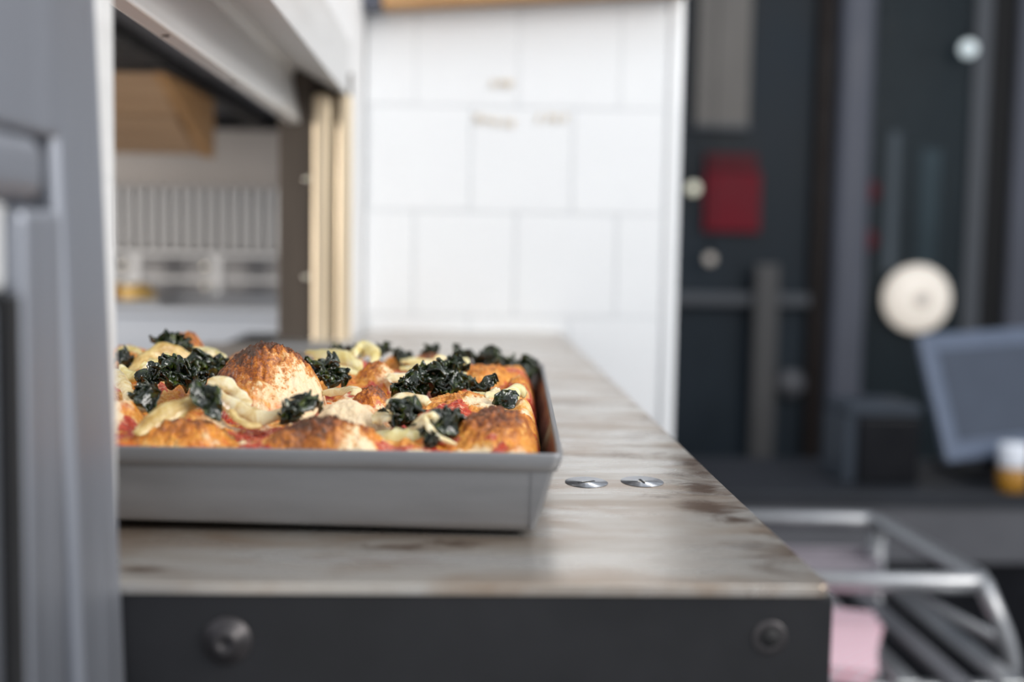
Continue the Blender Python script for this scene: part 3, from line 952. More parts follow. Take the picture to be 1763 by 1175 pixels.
# strips: width, tint, points; leaves: x, y, z, size, aspect, flat or curly
ONIONS = [
    (0.012, 1, [(-0.1771, 0.672, 0.0493), (-0.1704, 0.682, 0.0547), (-0.1605, 0.692, 0.0609), (-0.1499, 0.7, 0.0652), (-0.1444, 0.712, 0.0692), (-0.1436, 0.725, 0.0689)]),
    (0.011, 0, [(-0.1466, 0.73, 0.0676), (-0.1376, 0.722, 0.0618), (-0.1249, 0.712, 0.0571), (-0.1125, 0.708, 0.0551), (-0.1014, 0.712, 0.0574), (-0.0942, 0.722, 0.0609)]),
    (0.012, 0, [(-0.1503, 0.738, 0.0658), (-0.1442, 0.742, 0.069), (-0.1368, 0.74, 0.0658), (-0.1312, 0.732, 0.0605), (-0.1257, 0.724, 0.0568)]),
    (0.007, 1, [(-0.1311, 0.7, 0.0598), (-0.1252, 0.695, 0.0549), (-0.1172, 0.69, 0.053), (-0.1113, 0.69, 0.0521)]),
    (0.01, 0, [(-0.2236, 0.8, 0.0709), (-0.2123, 0.775, 0.0667), (-0.2027, 0.755, 0.0616), (-0.1945, 0.745, 0.0566), (-0.1857, 0.735, 0.0531)]),
    (0.008, 2, [(-0.2367, 0.86, 0.0675), (-0.2326, 0.855, 0.0632), (-0.2257, 0.85, 0.0606), (-0.2201, 0.85, 0.0607), (-0.2182, 0.855, 0.065), (-0.2178, 0.86, 0.0694)]),
    (0.005, 0, [(-0.2169, 0.85, 0.0688), (-0.2148, 0.84, 0.0619), (-0.2147, 0.835, 0.0569)]),
    (0.01, 2, [(-0.2803, 1.0, 0.06), (-0.2728, 1.0, 0.0653), (-0.2635, 1.0, 0.0659), (-0.2557, 0.995, 0.0608)]),
    (0.013, 1, [(-0.2415, 0.9, 0.0582), (-0.2347, 0.92, 0.0666), (-0.2242, 0.93, 0.0701), (-0.2123, 0.935, 0.0681), (-0.202, 0.94, 0.0668)]),
    (0.01, 2, [(-0.2263, 0.9, 0.0678), (-0.2179, 0.89, 0.068), (-0.2096, 0.89, 0.0715)]),
    (0.01, 2, [(-0.2171, 0.96, 0.0674), (-0.2111, 0.97, 0.0694), (-0.2011, 0.97, 0.0686), (-0.1892, 0.96, 0.0651), (-0.1783, 0.95, 0.0608)]),
    (0.007, 0, [(-0.1917, 0.92, 0.0619), (-0.1894, 0.93, 0.0689), (-0.1879, 0.94, 0.0706)]),
    (0.014, 2, [(-0.1245, 1.0, 0.0659), (-0.1109, 0.98, 0.067), (-0.0959, 0.96, 0.0663), (-0.0832, 0.95, 0.062), (-0.0769, 0.94, 0.0559)]),
    (0.012, 2, [(-0.1106, 0.95, 0.0644), (-0.0974, 0.94, 0.0611), (-0.0849, 0.93, 0.0569), (-0.0805, 0.92, 0.0552)]),
    (0.01, 2, [(-0.0904, 1.0, 0.0597), (-0.0848, 1.0, 0.0655), (-0.079, 1.01, 0.0695), (-0.0725, 1.0, 0.0686), (-0.0679, 0.99, 0.0629), (-0.07, 0.98, 0.0573)]),
    (0.006, 2, [(-0.0807, 1.02, 0.0705), (-0.077, 1.01, 0.0657), (-0.0791, 1.0, 0.0608)]),
    (0.009, 0, [(-0.0893, 0.8, 0.0572), (-0.0823, 0.795, 0.0588), (-0.0751, 0.79, 0.0606), (-0.0694, 0.785, 0.0625), (-0.0663, 0.78, 0.0616), (-0.0677, 0.775, 0.0592)]),
    (0.012, 0, [(-0.0417, 0.735, 0.052), (-0.0394, 0.742, 0.0567), (-0.0356, 0.752, 0.0597), (-0.0293, 0.756, 0.0611), (-0.0228, 0.754, 0.06), (-0.0183, 0.75, 0.0573)]),
    (0.007, 0, [(-0.0436, 0.732, 0.0503), (-0.0407, 0.728, 0.0544), (-0.0373, 0.73, 0.0591), (-0.0348, 0.735, 0.0613)]),
    (0.014, 2, [(-0.0497, 0.7, 0.0462), (-0.0411, 0.69, 0.0472), (-0.0324, 0.688, 0.048), (-0.0242, 0.688, 0.0487), (-0.0166, 0.688, 0.0487)]),
    (0.006, 0, [(-0.0272, 0.69, 0.0507), (-0.022, 0.69, 0.0548), (-0.0168, 0.69, 0.0585), (-0.0138, 0.69, 0.0582), (-0.0128, 0.692, 0.0532)]),
    (0.005, 0, [(-0.019, 0.688, 0.0591), (-0.0168, 0.682, 0.0547), (-0.0125, 0.678, 0.0508), (-0.0065, 0.674, 0.0476), (-0.0007, 0.672, 0.0453)]),
    (0.01, 0, [(-0.0505, 0.87, 0.0577), (-0.046, 0.88, 0.0595), (-0.0406, 0.89, 0.0593), (-0.0339, 0.89, 0.0594)]),
    (0.012, 2, [(-0.0471, 0.97, 0.0558), (-0.0388, 0.97, 0.0568), (-0.0285, 0.965, 0.0575), (-0.0219, 0.96, 0.0554)]),
    (0.009, 0, [(-0.023, 0.93, 0.0577), (-0.0179, 0.94, 0.063), (-0.0135, 0.945, 0.0644), (-0.0107, 0.94, 0.0604)]),
    (0.008, 2, [(-0.0159, 0.89, 0.0528), (-0.0111, 0.9, 0.0586), (-0.0051, 0.91, 0.0619), (0.0001, 0.91, 0.062), (0.0044, 0.9, 0.0588)]),
    (0.008, 2, [(-0.0063, 0.95, 0.0612), (-0.0009, 0.955, 0.0635), (0.0046, 0.955, 0.0618), (0.0064, 0.95, 0.0604)]),
    (0.012, 2, [(0.0081, 0.82, 0.0557), (0.0166, 0.81, 0.0565), (0.0257, 0.8, 0.0543), (0.034, 0.8, 0.058), (0.0406, 0.81, 0.0607), (0.0457, 0.815, 0.0547)]),
    (0.007, 0, [(0.0187, 0.8, 0.0549), (0.0236, 0.81, 0.0574), (0.0262, 0.82, 0.0593)]),
    (0.01, 0, [(-0.0512, 0.72, 0.052), (-0.0443, 0.72, 0.0534), (-0.0358, 0.715, 0.0529)]),
    (0.009, 2, [(-0.0501, 1.05, 0.0533), (-0.0351, 1.05, 0.0535), (-0.0152, 1.06, 0.0537)]),
    (0.008, 0, [(0.0023, 0.88, 0.055), (0.0069, 0.885, 0.0579), (0.0095, 0.88, 0.0549)]),
]
KALE = [
    (-0.2538, 0.9300, 0.0667, 0.017, 1, 0),
    (-0.2323, 0.9750, 0.0742, 0.018, 1, 0),
    (-0.2182, 0.9650, 0.0743, 0.02, 1, 0),
    (-0.1959, 0.8000, 0.0690, 0.02, 1, 0),
    (-0.1870, 0.8100, 0.0687, 0.024, 1, 0),
    (-0.1951, 0.8250, 0.0725, 0.014, 1, 0),
    (-0.1894, 0.8700, 0.0646, 0.022, 1, 0),
    (-0.1825, 0.8800, 0.0653, 0.02, 1, 0),
    (-0.1762, 0.8900, 0.0661, 0.02, 1, 0),
    (-0.1747, 0.8200, 0.0631, 0.016, 1.4, 0),
    (-0.1916, 0.7450, 0.0637, 0.016, 1.2, 0),
    (-0.1850, 0.7350, 0.0602, 0.02, 1.6, 2),
    (-0.1665, 0.7900, 0.0637, 0.006, 1.5, 1),
    (-0.1426, 0.6950, 0.0653, 0.023, 1.5, 2),
    (-0.1003, 0.7000, 0.0578, 0.014, 1.2, 0),
    (-0.0924, 0.7000, 0.0612, 0.02, 1, 0),
    (-0.0869, 0.7150, 0.0633, 0.012, 1, 0),
    (-0.0932, 0.8600, 0.0661, 0.024, 1, 0),
    (-0.0857, 0.8500, 0.0616, 0.019, 1, 0),
    (-0.0366, 0.8300, 0.0573, 0.019, 1, 0),
    (-0.0291, 0.8300, 0.0598, 0.022, 1, 0),
    (-0.0169, 0.8500, 0.0592, 0.026, 1, 0),
    (-0.0114, 0.8600, 0.0664, 0.022, 1, 0),
    (-0.0046, 0.8450, 0.0575, 0.022, 1, 0),
    (0.0000, 0.9000, 0.0665, 0.018, 1.2, 0),
    (0.0043, 0.8700, 0.0596, 0.018, 1, 0),
    (-0.0272, 0.8400, 0.0651, 0.012, 1, 0),
    (0.0196, 0.8400, 0.0568, 0.019, 1, 0),
    (0.0123, 0.8400, 0.0543, 0.012, 1, 0),
    (0.0290, 0.7850, 0.0546, 0.02, 1.7, 1),
    (-0.0285, 0.7200, 0.0560, 0.023, 1, 0),
    (-0.0343, 0.7250, 0.0549, 0.013, 1, 0),
    (-0.0069, 0.7000, 0.0554, 0.016, 1, 0),
    (-0.0107, 0.6900, 0.0520, 0.018, 1.2, 0),
    (-0.0173, 0.6900, 0.0509, 0.014, 1, 0),
    (-0.0023, 0.7100, 0.0574, 0.014, 1, 0),
    (-0.0442, 0.7300, 0.0527, 0.01, 1.4, 1),
    (0.0265, 1.0500, 0.0603, 0.016, 1, 0),
    (0.0331, 1.0500, 0.0564, 0.018, 1, 0),
    (0.0399, 1.0400, 0.0511, 0.022, 1, 0),
    (0.0504, 1.0500, 0.0479, 0.02, 1, 0),
    (0.0595, 1.0500, 0.0446, 0.022, 1, 0),
    (0.0647, 1.0800, 0.0455, 0.022, 1, 0),
    (0.0030, 1.0600, 0.0550, 0.022, 1.2, 0),
    (0.0182, 1.0600, 0.0511, 0.016, 1, 0),
    (-0.0677, 1.0600, 0.0601, 0.018, 1, 0),
    (-0.0460, 1.0700, 0.0534, 0.02, 1.4, 0),
    (-0.0251, 1.0900, 0.0579, 0.016, 1, 0),
    (-0.1025, 1.0500, 0.0616, 0.016, 1, 0),
    (-0.0910, 1.0500, 0.0613, 0.014, 1, 0),
    (-0.0129, 0.6720, 0.0478, 0.01, 1, 0),
]



def catmull(P, n):
    P = [Vector(p) for p in P]
    Q = [P[0] * 2 - P[1]] + P + [P[-1] * 2 - P[-2]]
    out = []
    segs = len(P) - 1
    for i in range(n):
        t = i / (n - 1) * segs
        s = min(int(t), segs - 1)
        f = t - s
        a, b, c, d = Q[s], Q[s + 1], Q[s + 2], Q[s + 3]
        out.append(0.5 * ((2 * b) + (c - a) * f + (2 * a - 5 * b + 4 * c - d) * f * f + (3 * b - a - 3 * c + d) * f ** 3))
    return out


def onion_strip(w, tint, pts, rnd):
    n, half = 26, 5
    C = catmull(pts, n)
    verts, faces = [], []
    th = 0.0009
    ph, tw = rnd.uniform(-0.35, 0.35), rnd.uniform(-0.5, 0.5)
    m = 2 * (half + 1)
    for i, p in enumerate(C):
        t = (C[min(i + 1, n - 1)] - C[max(i - 1, 0)]).normalized()
        f = i / (n - 1)
        n0 = Vector((0.1, -0.62, 0.78))
        n0 = (n0 - t * n0.dot(t)).normalized()
        s = t.cross(n0)
        a = ph + tw * math.sin(f * 5 + ph * 7)
        s, n0 = s * math.cos(a) + n0 * math.sin(a), n0 * math.cos(a) - s * math.sin(a)
        wid = w * 0.5 * (0.45 + 0.55 * min(1, 5 * f, 5 * (1 - f))) * (1 + 0.22 * math.sin(f * 9 + tw * 9) + 0.12 * math.sin(f * 23 + ph * 20))
        tk = th * (0.5 + 0.5 * min(1, 6 * f, 6 * (1 - f)))
        for side in (1, -1):
            for j in range(half + 1):
                v = (j / half * 2 - 1) * side
                sag = -0.30 * wid * v * v + 0.0011 * noise.noise(Vector((p.x * 160, p.y * 160, v * 2)))
                edge = math.sqrt(max(0.05, 1 - v * v))
                verts.append(p + s * (wid * v) + n0 * (sag + side * tk * edge))
    for i in range(n - 1):
        for j in range(m):
            j2 = (j + 1) % m
            faces.append((i * m + j, i * m + j2, (i + 1) * m + j2, (i + 1) * m + j))
    faces.append(tuple(range(m))[::-1])
    faces.append(tuple((n - 1) * m + j for j in range(m)))
    bm = bmesh.new()
    bv = [bm.verts.new(v) for v in verts]
    for f in faces:
        bm.faces.new([bv[q] for q in f])
    return from_bm('onion_strip', bm, M['onion%d' % tint], pizza, True)


rnd = random.Random(9)
for (w, tint, pts) in ONIONS:
    onion_strip(w, tint, pts, rnd)


def nvec(q):
    return Vector((noise.noise(q + Vector((9.3, 1.7, 4.1))), noise.noise(q), noise.noise(q + Vector((-6.2, 12.9, 3.3)))))


def kale_leaf(x, y, z, s, asp, kind, seed):
    r = random.Random(seed)
    verts, faces = [], []
    sheets = 1 if kind else 2
    g = 22
    c = Vector((x, y, z))
    for sh in range(sheets):
        sd = Vector((r.uniform(-50, 50), r.uniform(-50, 50), r.uniform(-50, 50)))
        big, small = (0.16, 0.04) if kind else (0.46, 0.085)
        rot = Matrix.Rotation(r.uniform(0.9, 1.2) if kind else r.uniform(0.5, 1.15), 3, 'X') @ Matrix.Rotation(r.uniform(-0.5, 0.5), 3, 'Y') @ Matrix.Rotation(-1.05 if kind == 2 else r.uniform(-0.2, 0.7) if kind else r.uniform(0, 6.28), 3, 'Z')
        base = len(verts)
        k = 0.42 if kind == 0 else 0.5
        off = Vector((r.uniform(-.25, .25), r.uniform(-.25, .25), r.uniform(-.15, .15))) * s * (0 if kind else 1)
        for i in range(g + 1):
            for j in range(g + 1):
                u, v = i / g * 2 - 1, j / g * 2 - 1
                # square to disc, pointed for a flat leaf
                du, dv = u * math.sqrt(1 - v * v / 2), v * math.sqrt(1 - u * u / 2)
                if kind:
                    dv *= (1 - 0.35 * abs(du)) / asp * 1.1
                    du *= 1.1
                p = Vector((du * k, dv * k, 0))
                rr = math.hypot(du, dv)
                q = p * 3.2 + sd
                p = p + nvec(q) * big * 1.1 + nvec(q * 3.1) * small * 1.2 * (0.4 + rr)
                p.z += (0.12 if kind else 0.15) * rr ** 2 * math.sin(math.atan2(dv, du) * (9 if kind == 0 else 3) + sd.x)
                if kind:
                    p.z += 0.25 * abs(dv) * 0.9
                p.x = max(-0.75, min(0.75, p.x))
                verts.append(c + off + (rot @ p) * s)
        for i in range(g):
            for j in range(g):
                a = base + i * (g + 1) + j
                faces.append((a, a + g + 1, a + g + 2, a + 1))
    o = raw('kale_leaf', verts, faces, M['kale'], pizza, True)
    md = o.modifiers.new('thickness', 'SOLIDIFY')
    md.thickness = 0.0007
    md.offset = 0
    return o


for i, (x, y, z, s, asp, kind) in enumerate(KALE):
    kale_leaf(x, y, z, s * (1.05 if kind else 0.84), asp, kind, 100 + i)

# ---------------------------------------------------------------- things in the kitchen behind the hatch
t = thing('wooden_hood', (0, 0, 0), 'sloping brown wooden hood hanging inside the hatch', 'hood')
HX0, HX1 = -1.25, -0.470


def yz_prism(name, prof, x0, x1, m, parent):
    bm = bmesh.new()
    a = [bm.verts.new((x0, y, z)) for y, z in prof]
    b = [bm.verts.new((x1, y, z)) for y, z in prof]
    bm.faces.new(a)
    bm.faces.new(b[::-1])
    for i in range(len(prof)):
        j = (i + 1) % len(prof)
        bm.faces.new((a[i], a[j], b[j], b[i]))
    return from_bm(name, bm, m, parent)


yz_prism('upper_board', [(1.900, 0.402), (2.055, 0.352), (2.075, 0.352), (2.075, 0.402)], HX0, HX1, M['wood_d'], t)
yz_prism('lower_board', [(2.056, 0.350), (2.240, 0.303), (2.262, 0.303), (2.262, 0.350)], HX0, HX1 - 0.004, M['wood_d'], t)
yz_prism('edge_strip', [(1.895, 0.402), (2.250, 0.298), (2.274, 0.298), (2.274, 0.402)], HX1, HX1 + 0.018, M['wood'], t)

t = thing('vent_grille', (0, 0, 0), 'pale grille of upright slats on the kitchen wall', 'grille')
box('backing', -1.10, -0.345, 2.838, 2.85, 0.1195, 0.272, M['vent_g'], t, 0.001)
sl = None
for i in range(28):
    x = -1.085 + i * 0.0265
    if sl is None:
        b2 = bmesh.new()
        add_box(b2, -0.0048, 0.0048, -0.008, 0.008, -0.072, 0.072, 0.002)
        sl = from_bm('slat', b2, M['vent_w'], t)
        sl.location = (x, 2.828, 0.193)
    else:
        o = sl.copy()
        COL.objects.link(o)
        o.parent = t
        o.location = (x, 2.828, 0.193)
box('top_bar', -1.10, -0.345, 2.822, 2.85, 0.266, 0.276, M['kwall'], t, 0.001)

t = thing('rail_shelf', (0, 0, 0), 'steel rail shelf under the slatted grille', 'shelf')
box('shelf_board', -1.30, -0.335, 2.74, 2.85, 0.108, 0.118, M['vent_w'], t, 0.002)
box('back_sheet', -1.30, -0.335, 2.842, 2.85, 0.030, 0.108, M['vent_g'], t, 0.001)
box('rail', -1.30, -0.335, 2.76, 2.772, 0.052, 0.062, M['vent_w'], t, 0.002)
for x in (-0.545, -0.725, -0.99):
    box('upright', x - 0.012, x + 0.012, 2.755, 2.775, 0.028, 0.112, M['vent_w'], t, 0.002)
    for z in (0.086, 0.042):
        lathe('knob', [(0.010, 0), (0.010, -0.006), (0.006, -0.010)], (x - 0.02, 2.755, z), M['zinc'], t, 14, 'Y')

t = thing('prep_table', (0, 0, 0), 'blue grey steel prep table below the rail shelf', 'table')
box('table_top', -1.40, -0.315, 2.20, 2.84, 0.012, 0.028, M['table_steel'], t, 0.004)
box('table_front', -1.39, -0.325, 2.215, 2.83, -1.3, 0.012, M['table_steel'], t, 0.003)


def lump(name, loc, r, m, parent, seed, squash=0.6, amp=0.2):
    bm = bmesh.new()
    bmesh.ops.create_icosphere(bm, subdivisions=4, radius=1)
    for v in bm.verts:
        n_ = 1 + amp * noise.noise(v.co * 1.6 + Vector((seed, 0, 0))) + amp * 0.4 * noise.noise(v.co * 4 + Vector((0, seed, 0)))
        v.co = Vector((v.co.x * r[0], v.co.y * r[1], max(v.co.z, -0.7) * r[2])) * n_ + Vector(loc)
    return from_bm(name, bm, m, parent, True)


t = thing('bread_tray', (0, 0, 0), 'shallow steel tray under the golden bread on the prep table', 'tray')
box('tray_base', -0.76, -0.545, 2.235, 2.42, 0.028, 0.031, M['steel'], t, 0.001)
for (x0, x1, y0, y1) in ((-0.76, -0.755, 2.235, 2.42), (-0.55, -0.545, 2.235, 2.42), (-0.755, -0.55, 2.235, 2.24), (-0.755, -0.55, 2.415, 2.42)):
    box('tray_side', x0, x1, y0, y1, 0.031, 0.038, M['steel'], t, 0.0008)
M['bread'] = surf('golden_bread', (0.62, 0.40, 0.12), 0.5, 0.0, 0.45, (26, 26, 26), 0.4, 0.003)
for i, (x, y, r, lb) in enumerate(((-0.600, 2.30, (0.032, 0.030, 0.020), 'golden bread roll at the right end of the kitchen tray'),
                                   (-0.665, 2.33, (0.036, 0.033, 0.022), 'golden bread roll in the middle of the kitchen tray'),
                                   (-0.725, 2.30, (0.026, 0.030, 0.020), 'golden bread roll half hidden by the near hatch upright'))):
    tag(lump('bread_roll', (x, y, 0.0315 + r[2] * 0.62), r, M['bread'], None, 3.1 + i * 7), lb, 'bread', 'bread rolls on the kitchen tray')

# ---------------------------------------------------------------- on the tiled wall
t = thing('wooden_board', (0, 0, 0), 'honey wood board mounted at a slant high on the tiled wall', 'board')
mm = Matrix.Translation((-0.135, 2.06, 0.5330)) @ Matrix.Rotation(math.radians(-4.6), 4, 'Y')
box('plank', 0.002, 0.52, -0.030, 0.030, 0, 0.09, M['wood'], t, 0.003, 2, mm)
box('end_bracket', -0.030, 0.000, -0.031, 0.031, -0.001, 0.092, M['slate'], t, 0.003, 2, mm)


def squiggle(name, x, z, w, h, tilt, seed, label):
    r = random.Random(seed)
    g = thing(name, (0, 0, 0), label, 'lettering', 'brass wall lettering')
    n = max(3, int(w / 0.011))
    for i in range(n):
        cx = x - w / 2 + (i + 0.5) * w / n
        cz = z - (cx - x) * tilt
        pts = [(cx + r.uniform(-.4, .4) * w / n, 2.0925, cz + s * h / 2 * r.uniform(.6, 1)) for s in (-1, .2, 1, -.1)]
        tube('stroke', catmull(pts, 12), 0.0016, M['brass'], g, 6)


squiggle('wall_lettering', 0.0673, 0.4217, 0.044, 0.014, 0.0, 1, 'small brass lettering, the single upper line on the tiles')
squiggle('wall_lettering', 0.0545, 0.3590, 0.068, 0.014, 0.12, 2, 'small brass lettering, lower row on the tiles, nearer the hatch')
squiggle('wall_lettering', 0.1525, 0.3655, 0.054, 0.016, 0.0, 3, 'small brass lettering, lower row on the tiles, nearer the dark window')

# ---------------------------------------------------------------- dark shopfront beyond
GY = 4.5
structure(box('window_1', 0.36, 1.30, GY, GY + 0.03, -1.3, 1.9, M['glass_d'], None, 0.001), 'dark glass pane beside the tiled wall')
structure(box('trim_2', 1.295, 1.352, GY - 0.05, GY + 0.06, -1.3, 1.9, M['brownblack'], None, 0.004), 'brown black window post')
structure(box('trim_3', 1.354, 1.480, GY - 0.12, GY + 0.06, -1.3, 1.9, M['slate'], None, 0.03, 4), 'slate blue window column')
w2 = structure(box('window_2', 1.48, 1.89, GY + 0.01, GY + 0.04, -1.3, 1.9, M['glass_t'], None, 0.001), 'dark teal pane behind diagonal wire mesh')
structure(box('trim_4', 1.878, 1.944, GY - 0.02, GY + 0.06, -1.3, 1.9, M['greyband'], None, 0.01, 3), 'grey window frame strip')
structure(box('trim_5', 1.944, 2.035, GY - 0.01, GY + 0.06, -1.3, 1.9, M['black'], None, 0.004), 'black gap in the window frame')
structure(box('trim_6', 2.037, 2.80, GY - 0.04, GY + 0.06, -1.3, 1.9, M['slate'], None, 0.02, 3), 'slate grey wall panel at the edge of the view')
bm = bmesh.new()
step, ang = 0.030, math.radians(48)
L = 0.41 / math.cos(ang)
z = -1.3
while z < 1.85:
    mm = Matrix.Translation((1.685, GY + 0.004, z)) @ Matrix.Rotation(ang, 4, 'Y')
    add_box(bm, -L / 2, L / 2, -0.003, 0.003, -0.0042, 0.0042, 0, 2, mm)
    z += step
wm = from_bm('wire_mesh', bm, M['wire'], w2)
wm['kind'] = 'stuff'
box('pane_strip', 1.578, 1.622, GY - 0.004, GY + 0.008, 0.06, 0.58, M['pale_strip'], w2, 0.001)  # narrow upright strip, a little paler than the pane
box('pane_strip', 1.70, 1.78, GY - 0.004, GY + 0.008, -0.05, 0.52, M['glass_t'], w2, 0.001)
for (zc, lb) in ((0.360, 'small dark red sticker on the mesh pane, the upper one'), (0.180, 'small dark red sticker on the mesh pane, the lower one')):
    tag(lathe('window_sticker', [(0.040, 0), (0.040, -0.004), (0.036, -0.005)], (1.513, GY - 0.002, zc), M['red_d'], None, 24, 'Y'), lb, 'sticker', 'red window stickers')

t = thing('roller_blind', (0, 0, 0), 'beige roller blind hanging in the dark window', 'blind')
box('blind_cloth', 0.845, 1.045, GY - 0.03, GY - 0.024, 0.590, 1.84, M['beige'], t, 0.001)
box('bottom_bar', 0.840, 1.050, GY - 0.036, GY - 0.018, 0.572, 0.592, M['greyband'], t, 0.003)
lathe('roller', [(0.028, -0.105), (0.028, 0.105)], (0.945, GY - 0.03, 1.85), M['greyband'], t, 18, 'X')
t = thing('red_sign', (0, 0, 0), 'dark red square sign on the dark window', 'sign')
box('sign_board', 0.893, 1.100, GY - 0.03, GY - 0.015, 0.200, 0.420, M['red'], t, 0.003)
box('sign_header', 0.893, 1.085, GY - 0.03, GY - 0.015, 0.422, 0.485, M['red_d'], t, 0.003)
t = thing('window_rail', (0, 0, 0), 'grey push rail across the dark window below the red sign', 'rail')
box('crossbar', 0.60, 1.29, GY - 0.06, GY - 0.02, -0.070, -0.025, M['greyband'], t, 0.006)
box('upright', 1.075, 1.165, GY - 0.10, GY - 0.06, -1.3, 0.085, M['greypost'], t, 0.012, 3)
tag(lathe('door_pull', [(0.055, 0), (0.055, -0.02), (0.040, -0.035), (0.015, -0.04)], (1.235, GY - 0.02, -0.36), M['back_front'], None, 24, 'Y'), 'round grey pull on the dark window near its post', 'handle')


def bulb(x, y, z, m, label, r=0.016, drop=0.10):
    g = thing('pendant_bulb', (0, 0, 0), label, 'lamp', 'small bulbs in the shopfront')
    bm = bmesh.new()
    bmesh.ops.create_uvsphere(bm, u_segments=16, v_segments=10, radius=r)
    bmesh.ops.translate(bm, vec=(x, y, z), verts=bm.verts)
    from_bm('glass_bulb', bm, m, g, True)
    lathe('socket', [(0.008, 0.0), (0.010, 0.012), (0.010, 0.035), (0.003, 0.040)], (x, y, z + r * 0.9), M['plastic'], g, 12)
    tube('cable', [(x, y, z + r + 0.035), (x, y, z + drop), (x, y, 1.9)], 0.0025, M['plastic'], g, 6)


bulb(0.8366, 4.40, 0.353, M['bulb'], 'small warm bulb hanging next to the red sign', 0.022)
bulb(0.905, 4.40, 0.100, M['bulb_d'] if 'bulb_d' in M else M['lamp_c'], 'dim small bulb hanging lower than the red sign', 0.020)
bulb(1.8201, 4.40, 0.872, M['bulb_c'], 'small cool white bulb high in front of the mesh pane', 0.030)

t = thing('round_wall_lamp', (0, 0, 0), 'round glowing cream lamp in front of the mesh pane', 'lamp')
lathe('diffuser', [(0.124, 0.02), (0.126, 0.0), (0.118, -0.020), (0.090, -0.036), (0.050, -0.044), (0.010, -0.046)], (1.690, 4.44, -0.034), M['lamp'], t, 40, 'Y')
lathe('centre_cap', [(0.028, -0.040), (0.028, -0.050), (0.020, -0.054)], (1.690, 4.44, -0.034), M['lamp_c'], t, 24, 'Y')
lathe('back_plate', [(0.090, 0.055), (0.090, 0.02)], (1.690, 4.44, -0.034), M['slate'], t, 32, 'Y')

# ---------------------------------------------------------------- till counter
t = thing('till_counter', (0, 0, 0), 'grey counter carrying the till in front of the dark shopfront', 'counter')
box('worktop', 0.46, 2.6, 2.82, 3.30, -0.46, -0.43, M['back_counter'], t, 0.004)
box('front_board', 0.48, 2.58, 2.835, 2.86, -0.60, -0.46, M['back_front'], t, 0.002)
box('counter_body', 0.48, 2.58, 2.86, 3.28, -1.3, -0.46, M['plastic'], t, 0.002)

t = thing('till_screen', (0, 0, 0), 'tilted blue grey touch screen till standing on the counter', 'till')
u = Vector((0.94, 0.33, 0.045)).normalized()
dn = Vector((0.17, -0.30, -0.95))
dn = (dn - u * dn.dot(u)).normalized()
nn = u.cross(-dn).normalized()
R = Matrix((u, -dn, nn)).transposed().to_4x4()
O = Vector((1.143, 2.98, -0.058))
Mx = Matrix.Translation(O) @ R
box('case', 0, 0.46, -0.325, 0, -0.022, 0.0, M['bezel'], t, 0.008, 3, Mx)
box('screen', 0.042, 0.42, -0.275, -0.045, 0.0, 0.0016, M['screen'], t, 0.0006, 1, Mx)
c = Mx @ Vector((0.23, -0.20, -0.02))
tube('stand_arm', bend([c, c + Vector((0.02, 0.12, -0.05)), (c.x + 0.03, c.y + 0.12, -0.416)], 0.04), 0.018, M['plastic'], t, 12)
box('stand_base', c.x - 0.10, c.x + 0.16, 2.98, 3.22, -0.4295, -0.415, M['plastic'], t, 0.004)

t = thing('receipt_printer', (0, 0, 0), 'dark blocky receipt printer beside the till screen', 'printer')
box('printer_body', 0.985, 1.14, 2.93, 3.12, -0.43, -0.262, M['plastic'], t, 0.008, 3)
box('printer_lid', 0.960, 1.145, 2.94, 3.13, -0.262, -0.232, M['plastic_b'], t, 0.008, 3)
box('printer_side', 0.953, 0.985, 2.94, 3.12, -0.43, -0.262, M['plastic_b'], t, 0.006, 3)

t = thing('amber_jar', (0, 0, 0), 'small jar of amber liquid with white lid in front of the till', 'jar')
JX, JY, JZ = 1.345, 2.87, -0.43
lathe('jar_body', [(0.030, 0.0), (0.036, 0.006), (0.036, 0.050), (0.031, 0.060)], (JX, JY, JZ), M['amber'], t, 24)
lathe('lid', [(0.033, 0.060), (0.034, 0.062), (0.034, 0.112), (0.030, 0.118), (0.008, 0.120)], (JX, JY, JZ), M['jarwhite'], t, 24)
t = thing('lidded_pot', (0, 0, 0), 'small white pot with lid just past the amber jar', 'pot')
lathe('pot_body', [(0.024, 0.0), (0.030, 0.01), (0.030, 0.045), (0.026, 0.05)], (JX + 0.075, JY - 0.015, JZ), M['jarwhite'], t, 24)
lathe('lid', [(0.031, 0.05), (0.031, 0.058), (0.010, 0.066)], (JX + 0.075, JY - 0.015, JZ), M['bezel'], t, 24)

# ---------------------------------------------------------------- tube cart beside the steel counter
t = thing('tube_cart', (0, 0, 0), 'chrome tube cart standing beside the steel counter', 'cart')
Z0, RR = -0.384, 0.0165
tube('top_rail', bend([(0.40, 1.91, Z0), (0.862, 1.91, Z0), (0.831, 2.35, Z0), (0.40, 2.35, Z0)], 0.035), RR, M['chrome'], t)
for (pts) in ([(0.858, 1.915, Z0), (0.905, 1.90, Z0 - 0.11), (0.918, 1.90, Z0 - 0.25), (0.918, 1.90, -1.29)], [(0.831, 2.335, Z0), (0.831, 2.335, -1.29)],
              [(0.42, 1.92, Z0), (0.42, 1.92, -1.29)], [(0.42, 2.35, Z0), (0.42, 2.35, -1.29)]):
    tube('leg', bend(pts, 0.045) if len(pts) > 2 else pts, 0.0150, M['chrome'], t)
    lathe('foot', [(0.018, 0.0), (0.018, 0.012), (0.012, 0.016)], (pts[-1][0], pts[-1][1], -1.3), M['plastic'], t, 14)
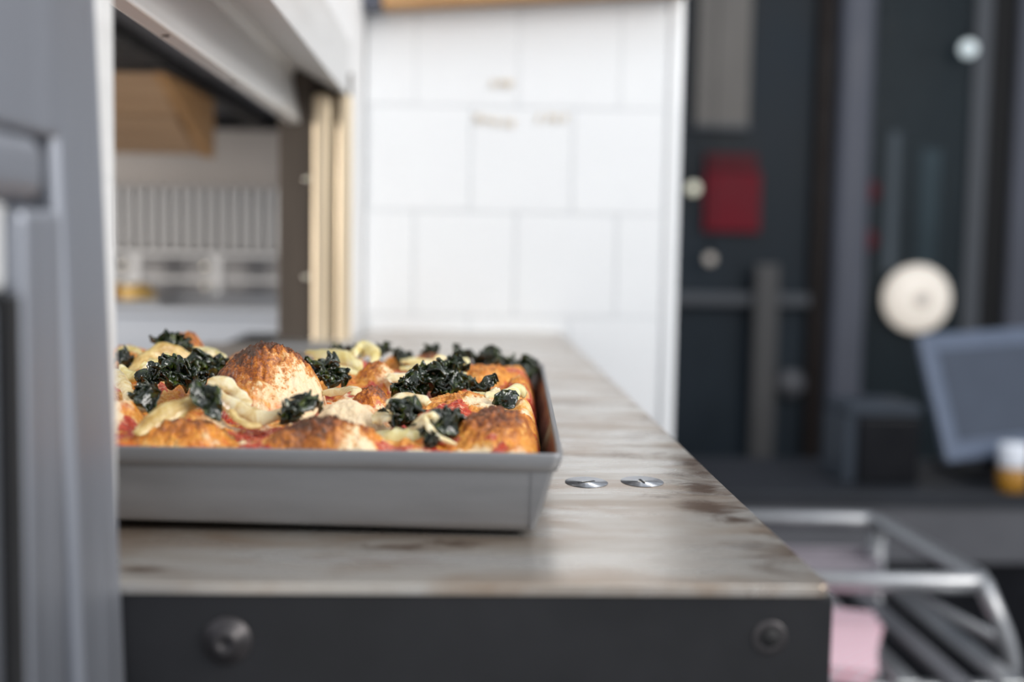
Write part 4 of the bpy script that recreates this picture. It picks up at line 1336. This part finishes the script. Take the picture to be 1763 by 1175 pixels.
tube('side_brace', [(0.905, 1.90, Z0 - 0.105), (0.831, 2.335, Z0 - 0.105)], 0.010, M['chrome'], t)
SZ = -0.490
for i, x in enumerate((0.44, 0.52, 0.60, 0.68, 0.76, 0.84)):
    box('shelf_slat', x - 0.018, x + 0.018, 1.75, 2.36, SZ - 0.012, SZ, M['steel'] if i % 2 else M['back_front'], t, 0.003)
for y in (1.78, 2.33):
    box('cross_bar', 0.41, 0.90, y - 0.012, y + 0.012, SZ - 0.030, SZ - 0.012, M['steel'], t, 0.003)
t = thing('lilac_bin', (0, 0, 0), 'pale lilac shallow bin at the back of the tube cart', 'bin')
box('bin_front', 0.45, 0.80, 2.22, 2.226, SZ, SZ + 0.060, M['lilac'], t, 0.002)
box('bin_back', 0.45, 0.80, 2.310, 2.316, SZ, SZ + 0.060, M['lilac'], t, 0.002)
for x in (0.45, 0.794):
    box('bin_side', x, x + 0.006, 2.226, 2.310, SZ, SZ + 0.060, M['lilac'], t, 0.002)
box('bin_base', 0.456, 0.794, 2.226, 2.310, SZ, SZ + 0.005, M['lilac'], t, 0.001)
t = thing('paper_stack', (0, 0, 0), 'pink checked wrapping paper stacked on the cart shelf', 'paper')
for i in range(3):
    mm = Matrix.Translation((0.575, 1.90, SZ + 0.004 + 0.0085 * i)) @ Matrix.Rotation(math.radians(-24 + 3 * i), 4, 'Z')
    box('sheet', -0.10, 0.10, -0.15, 0.15, -0.004, 0.004, M['gingham'], t, 0.001, 1, mm)

# ---------------------------------------------------------------- put each thing's Empty at the thing's base
def _bounds(o):
    pts = []
    for c in o.children:
        if c.type == 'MESH':
            pts += [c.matrix_basis @ Vector(b_) for b_ in c.bound_box]
    return pts


for o in list(COL.objects):
    if o.type == 'EMPTY':
        pts = _bounds(o)
        lo = [min(p[i] for p in pts) for i in range(3)]
        hi = [max(p[i] for p in pts) for i in range(3)]
        o.location = ((lo[0] + hi[0]) / 2, (lo[1] + hi[1]) / 2, lo[2])
        for c in o.children:
            c.matrix_parent_inverse = Matrix.Translation(o.location).inverted()
